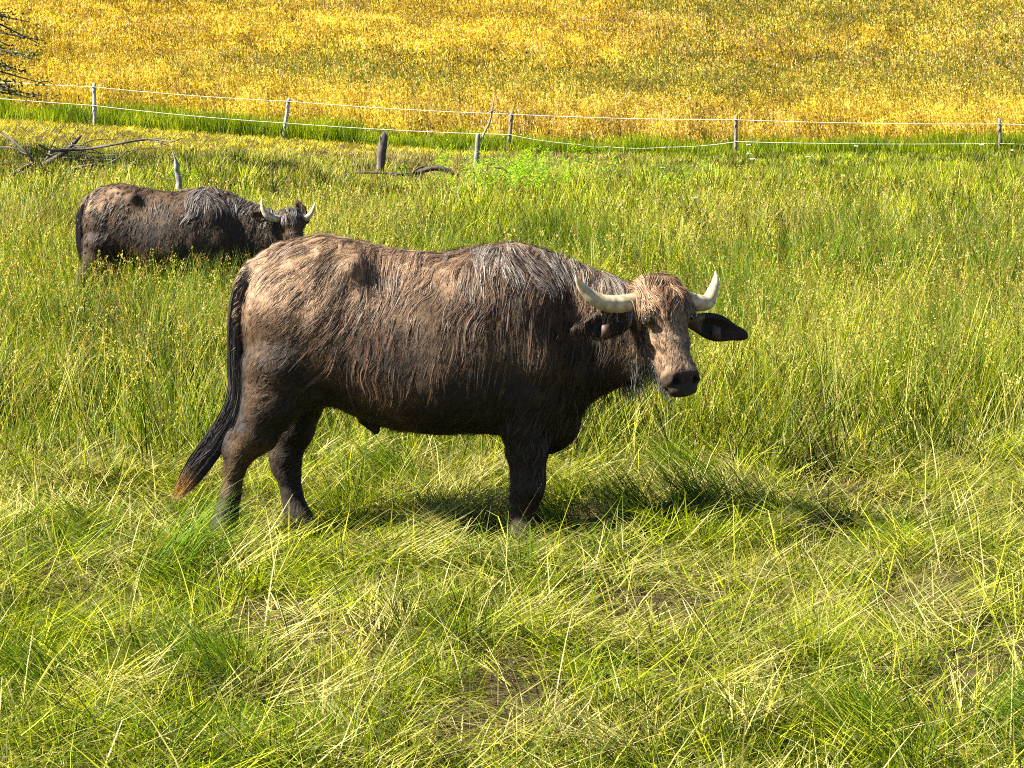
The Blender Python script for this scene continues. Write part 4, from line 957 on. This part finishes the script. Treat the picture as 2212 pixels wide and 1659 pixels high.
def brush():
    Yb = 40.0; rng = np.random.default_rng(8)
    def pth(pts, r0, r1, dy=0.0):
        n = len(pts); return [(PW(x, y, Yb+dy+.25*math.sin(i*1.3+x)), r0+(r1-r0)*i/(n-1)) for i, (x, y) in enumerate(pts)]
    big = [pth([(72, 372), (105, 350), (139, 329), (160, 309), (174, 293)], .055, .030), pth([(106, 326), (150, 324), (193, 321), (258, 310), (322, 301), (368, 306), (393, 298)], .034, .010, -.2),
           pth([(81, 311), (106, 326), (106, 336), (81, 366)], .018, .028), pth([(140, 369), (184, 358), (226, 356), (310, 361), (371, 348)], .028, .008, -.4),
           pth([(142, 368), (170, 352), (197, 339), (240, 343), (290, 348)], .018, .006, .3), pth([(226, 356), (255, 342), (280, 326), (338, 319)], .016, .005, -.3),
           pth([(262, 309), (275, 322)], .012, .006), pth([(13, 374), (60, 372), (113, 372), (164, 375)], .022, .008, -.5), pth([(287, 353), (306, 364), (310, 397)], .009, .006, -.5),
           pth([(139, 329), (118, 318), (104, 312)], .014, .005), pth([(150, 322), (180, 312), (205, 302), (262, 302)], .012, .004, .2), pth([(135, 333), (150, 300), (180, 270), (205, 245)], .010, .003),
           pth([(87, 306), (98, 285), (112, 258)], .010, .003), pth([(90, 360), (120, 300), (150, 255), (158, 240)], .009, .003, .3), pth([(193, 321), (225, 332), (262, 330)], .010, .004),
           pth([(322, 301), (350, 310), (372, 318)], .010, .004), pth([(150, 350), (190, 330), (230, 333)], .012, .004), pth([(60, 345), (70, 300), (78, 285)], .007, .003), pth([(95, 345), (140, 340), (185, 345), (250, 335)], .012, .004, .1)]
    for i in range(16):
        x = rng.uniform(60, 330); y = rng.uniform(312, 362); big.append(pth([(x, y), (x+rng.uniform(10, 30), y-rng.uniform(-4, 14)), (x+rng.uniform(30, 60), y-rng.uniform(-4, 26))], .008, .003, rng.uniform(-.4, .4)))
    thing_from('dead_brushwood', PW(140, 372, Yb), big, 'grey leafless fallen branches sprawling in the cut grass behind the grazing buffalo', 'dead branches', c0=(.05, .042, .035), c1=(.26, .22, .18), rough=.2, seed=20, sides=7, n=4)
    Yb = 38.5
    thing_from('bare_branch', PW(26, 380, Yb), [pth([(-60, 250), (0, 284), (45, 318), (75, 351)], .016, .026), pth([(76, 350), (52, 362), (26, 378), (8, 392)], .034, .045), pth([(-30, 316), (0, 318), (26, 319), (58, 334)], .012, .014), pth([(20, 298), (34, 320), (38, 345)], .008, .004), pth([(0, 355), (30, 345), (50, 330)], .008, .004)],
               'bent dark bare branch leaning in from the left of the fallen branches', 'branch', c0=(.04, .034, .03), c1=(.22, .19, .16), rough=.2, seed=21, sides=7, n=4)
brush()

# tree whose boughs reach in beside the fence
M_LEAF = attr_mat('tree_leaves', rough=.5, spec=.3, transl=.3)
def edge_tree():
    rng = np.random.default_rng(12); tx, ty = -11.6, 41.0; tz = float(terrain(tx, ty)); root = empty('hawthorn_tree', (tx, ty, tz)); o = np.array((tx, ty, tz))
    tag(root, 'dark spreading tree with drooping leafy boughs reaching in beside the fence', 'tree')
    trunk_p = [(np.array((0, 0, -.2)), .24), (np.array((.1, .05, 1.2)), .20), (np.array((-.05, .1, 2.8)), .17), (np.array((.1, 0, 4.4)), .11), (np.array((0, 0, 6.2)), .04)]
    wood_tube('trunk', [trunk_p], root, 10, (.04, .03, .022), (.16, .125, .10), rough=.25, seed=31)
    tips = []; bp = []
    targets = [((30, 42, 40.2), .02), ((62, 47, 40), .01), ((98, 88, 40), .02), ((88, 96, 40.5), .02), ((62, 120, 40), .02), ((72, 128, 39.8), .02), ((45, 160, 40), .02), ((35, 148, 40.4), .02), ((85, 178, 40), .02), ((98, 208, 39.9), .02), ((70, 212, 40.1), .02), ((20, 185, 40), .02), ((20, 100, 40.3), .02), ((10, 175, 40.6), .02)]
    for (px, py, yy), r in targets: tips.append(PW(px, py, yy)-o)
    for i in range(60):
        a = rng.uniform(0, math.tau); h = rng.uniform(1.3, 6.3); rad = (2.6-.32*abs(h-3))*rng.uniform(.6, 1)
        if math.cos(a)*rad > 1.7 and math.sin(a) < .9: rad = 1.3
        tips.append(np.array((math.cos(a)*rad, math.sin(a)*rad, h-.2)))
    LV, LF, LC = [], [], []; o4 = 0
    for i, tp in enumerate(tips):
        h = min(6, max(.9, tp[2]+rng.uniform(-.1, .9))); s = np.array((0, 0, h)); mid = s*.5+tp*.5+np.array((0, 0, rng.uniform(.1, .35)))
        path = smooth_path([(s, .05), (mid, .03), (tp, .008)], 6); bp.append(path)
        pts = np.array([p for p, r in path])
        thin = i in (0, 1)
        for j in range(3 if not thin else 1):
            k0 = rng.integers(4, len(pts)-1); e = pts[k0]+rng.normal(0, .22, 3)*[1, 1, .5]; sub = [(pts[k0], .012), ((pts[k0]+e)/2+[0, 0, .05], .009), (e, .004)]; bp.append(sub)
            pts = np.vstack([pts, [p for p, r in sub]])
        n = 150 if not thin else 14
        base = pts[rng.integers(5, len(pts), n)] if len(pts) > 6 else pts; c = base+rng.normal(0, 1, (n, 3))*[.11, .11, .05]
        d = rng.normal(0, 1, (n, 3)); d[:, 2] *= .5; d /= np.linalg.norm(d, axis=1)[:, None]; sd = np.cross(d, rng.normal(0, 1, (n, 3))); sd /= np.linalg.norm(sd, axis=1)[:, None]; sz = rng.uniform(.045, .085, n)[:, None]
        V = np.stack([c-d*sz*.5, c+sd*sz*.32, c+d*sz*.5, c-sd*sz*.32], 1).reshape(-1, 3); LV.append(V); LF.append(np.arange(n*4).reshape(-1, 4)+o4); o4 += n*4
        LC.append(np.repeat(mixc(np.array((.020, .035, .008)), (.075, .11, .018), rng.random(n)), 4, 0))
    V, Fc, T = tube(bp, 6); link_mesh('bough', np_mesh('bough', V, Fc, np.tile((.06, .048, .038), (len(V), 1))), M_WOOD, root)
    link_mesh('foliage', np_mesh('foliage', np.concatenate(LV), np.concatenate(LF), np.concatenate(LC)), M_LEAF, root, smooth=False)
edge_tree()

# leafy weeds round the stakes
def weeds():
    rng = np.random.default_rng(14); B = Bag()
    spots = []
    for i in range(170): spots.append((rng.normal(1150, 95), rng.uniform(372, 432), rng.uniform(.35, .7)))
    for i in range(26): spots.append((rng.normal(390, 38), rng.uniform(392, 408), rng.uniform(.25, .45)))
    for i in range(40): spots.append((rng.uniform(1380, 1560), rng.uniform(370, 430), rng.uniform(.3, .5)))
    for i in range(30): spots.append((rng.uniform(930, 1250), rng.uniform(330, 380), rng.uniform(.3, .6)))
    for px, py, h in spots:
        # find the distance at which this line of sight meets the ground
        ys = np.linspace(24, 54, 121); q = np.array([P(px, py+12, y) for y in ys]); g = terrain(q[:, 0], ys); k = np.argmax(q[:, 2] < g) if (q[:, 2] < g).any() else 100
        x, y, z = q[k][0], ys[k], g[k]
        n = 34; t = rng.uniform(.15, 1, n); a = rng.uniform(0, math.tau, n); lean = rng.normal(0, .15, 2)
        c = np.stack([x+lean[0]*t*h+np.cos(a)*.05, y+lean[1]*t*h+np.sin(a)*.05, z+t*h], 1)
        d = np.stack([np.cos(a), np.sin(a), rng.uniform(-.3, .7, n)], 1); d /= np.linalg.norm(d, axis=1)[:, None]; sd = np.cross(d, (0, 0, 1.)); sd /= np.linalg.norm(sd, axis=1)[:, None]; sz = rng.uniform(.07, .14, n)[:, None]*(1.15-t[:, None]*.5)
        V = np.stack([c-d*sz*.1, c+sd*sz*.17+d*sz*.35, c+d*sz, c-sd*sz*.17+d*sz*.35], 1).reshape(-1, 3)
        col = np.repeat(pal([(.05, .12, .003), (.16, .30, .008), (.34, .46, .03)], rng.random(n)), 4, 0); B.add(V, np.arange(n*4).reshape(-1, 4), col)
        B.add(*blades(np.array([x]), np.array([y]), np.array([z]), np.array([h]), np.array([.012]), np.array([0.]), np.array([.05]), np.array([.1]), 2, np.array([[.08, .12, .02]]), np.array([[.1, .16, .02]]), rng)[:3])
    B.link('leafy_weeds', M_GRASS)
if SHOW_GRASS: weeds()
PETAL = plain_mat('petal_white', (.80, .80, .76), .6, .2)
def flowers():
    rng = np.random.default_rng(16)
    for px, py in ((1616, 313), (1618, 332), (1626, 345), (1431, 366), (1431, 378), (1515, 383), (1501, 428), (2120, 313), (2187, 325), (1849, 316), (1545, 402), (1745, 340)):
        Yf = float(np.interp(py, [310, 330, 370, 430], [53, 51, 44, 34])); p = P(px, py, Yf); z = float(terrain(p[0], Yf))
        root = empty('wild_carrot', (p[0], Yf, z)); tag(root, 'tiny white flat topped wildflower in the tall grass before the fence', 'flower', 'white wildflowers in the tall grass')
        h = max(.25, p[2]-z); V, Fc, T = tube([[(np.zeros(3), .006), (np.array((.01, 0, h*.5)), .005), (np.array((0, 0, h)), .004)]]+[[(np.array((0, 0, h*.93)), .003), (np.array((math.cos(a)*.04, math.sin(a)*.04, h)), .002)] for a in np.arange(6)*1.05], 5)
        link_mesh('stem', np_mesh('stem', V, Fc, np.tile((.10, .16, .03), (len(V), 1))), M_GRASS, root)
        n = 60; a = rng.uniform(0, math.tau, n); r = np.sqrt(rng.random(n))*.062; c = np.stack([np.cos(a)*r, np.sin(a)*r, h+.012-r*r*2+rng.normal(0, .004, n)], 1); s = .011
        e = rng.normal(0, 1, (n, 3)); e[:, 2] *= .4; e /= np.linalg.norm(e, axis=1)[:, None]; f = np.cross(e, (0, 0, 1.)); f /= np.linalg.norm(f, axis=1)[:, None]
        V = np.stack([c-e*s, c+f*s, c+e*s, c-f*s], 1).reshape(-1, 3); link_mesh('umbel', np_mesh('umbel', V, np.arange(n*4).reshape(-1, 4)), PETAL, root, smooth=False)
flowers()
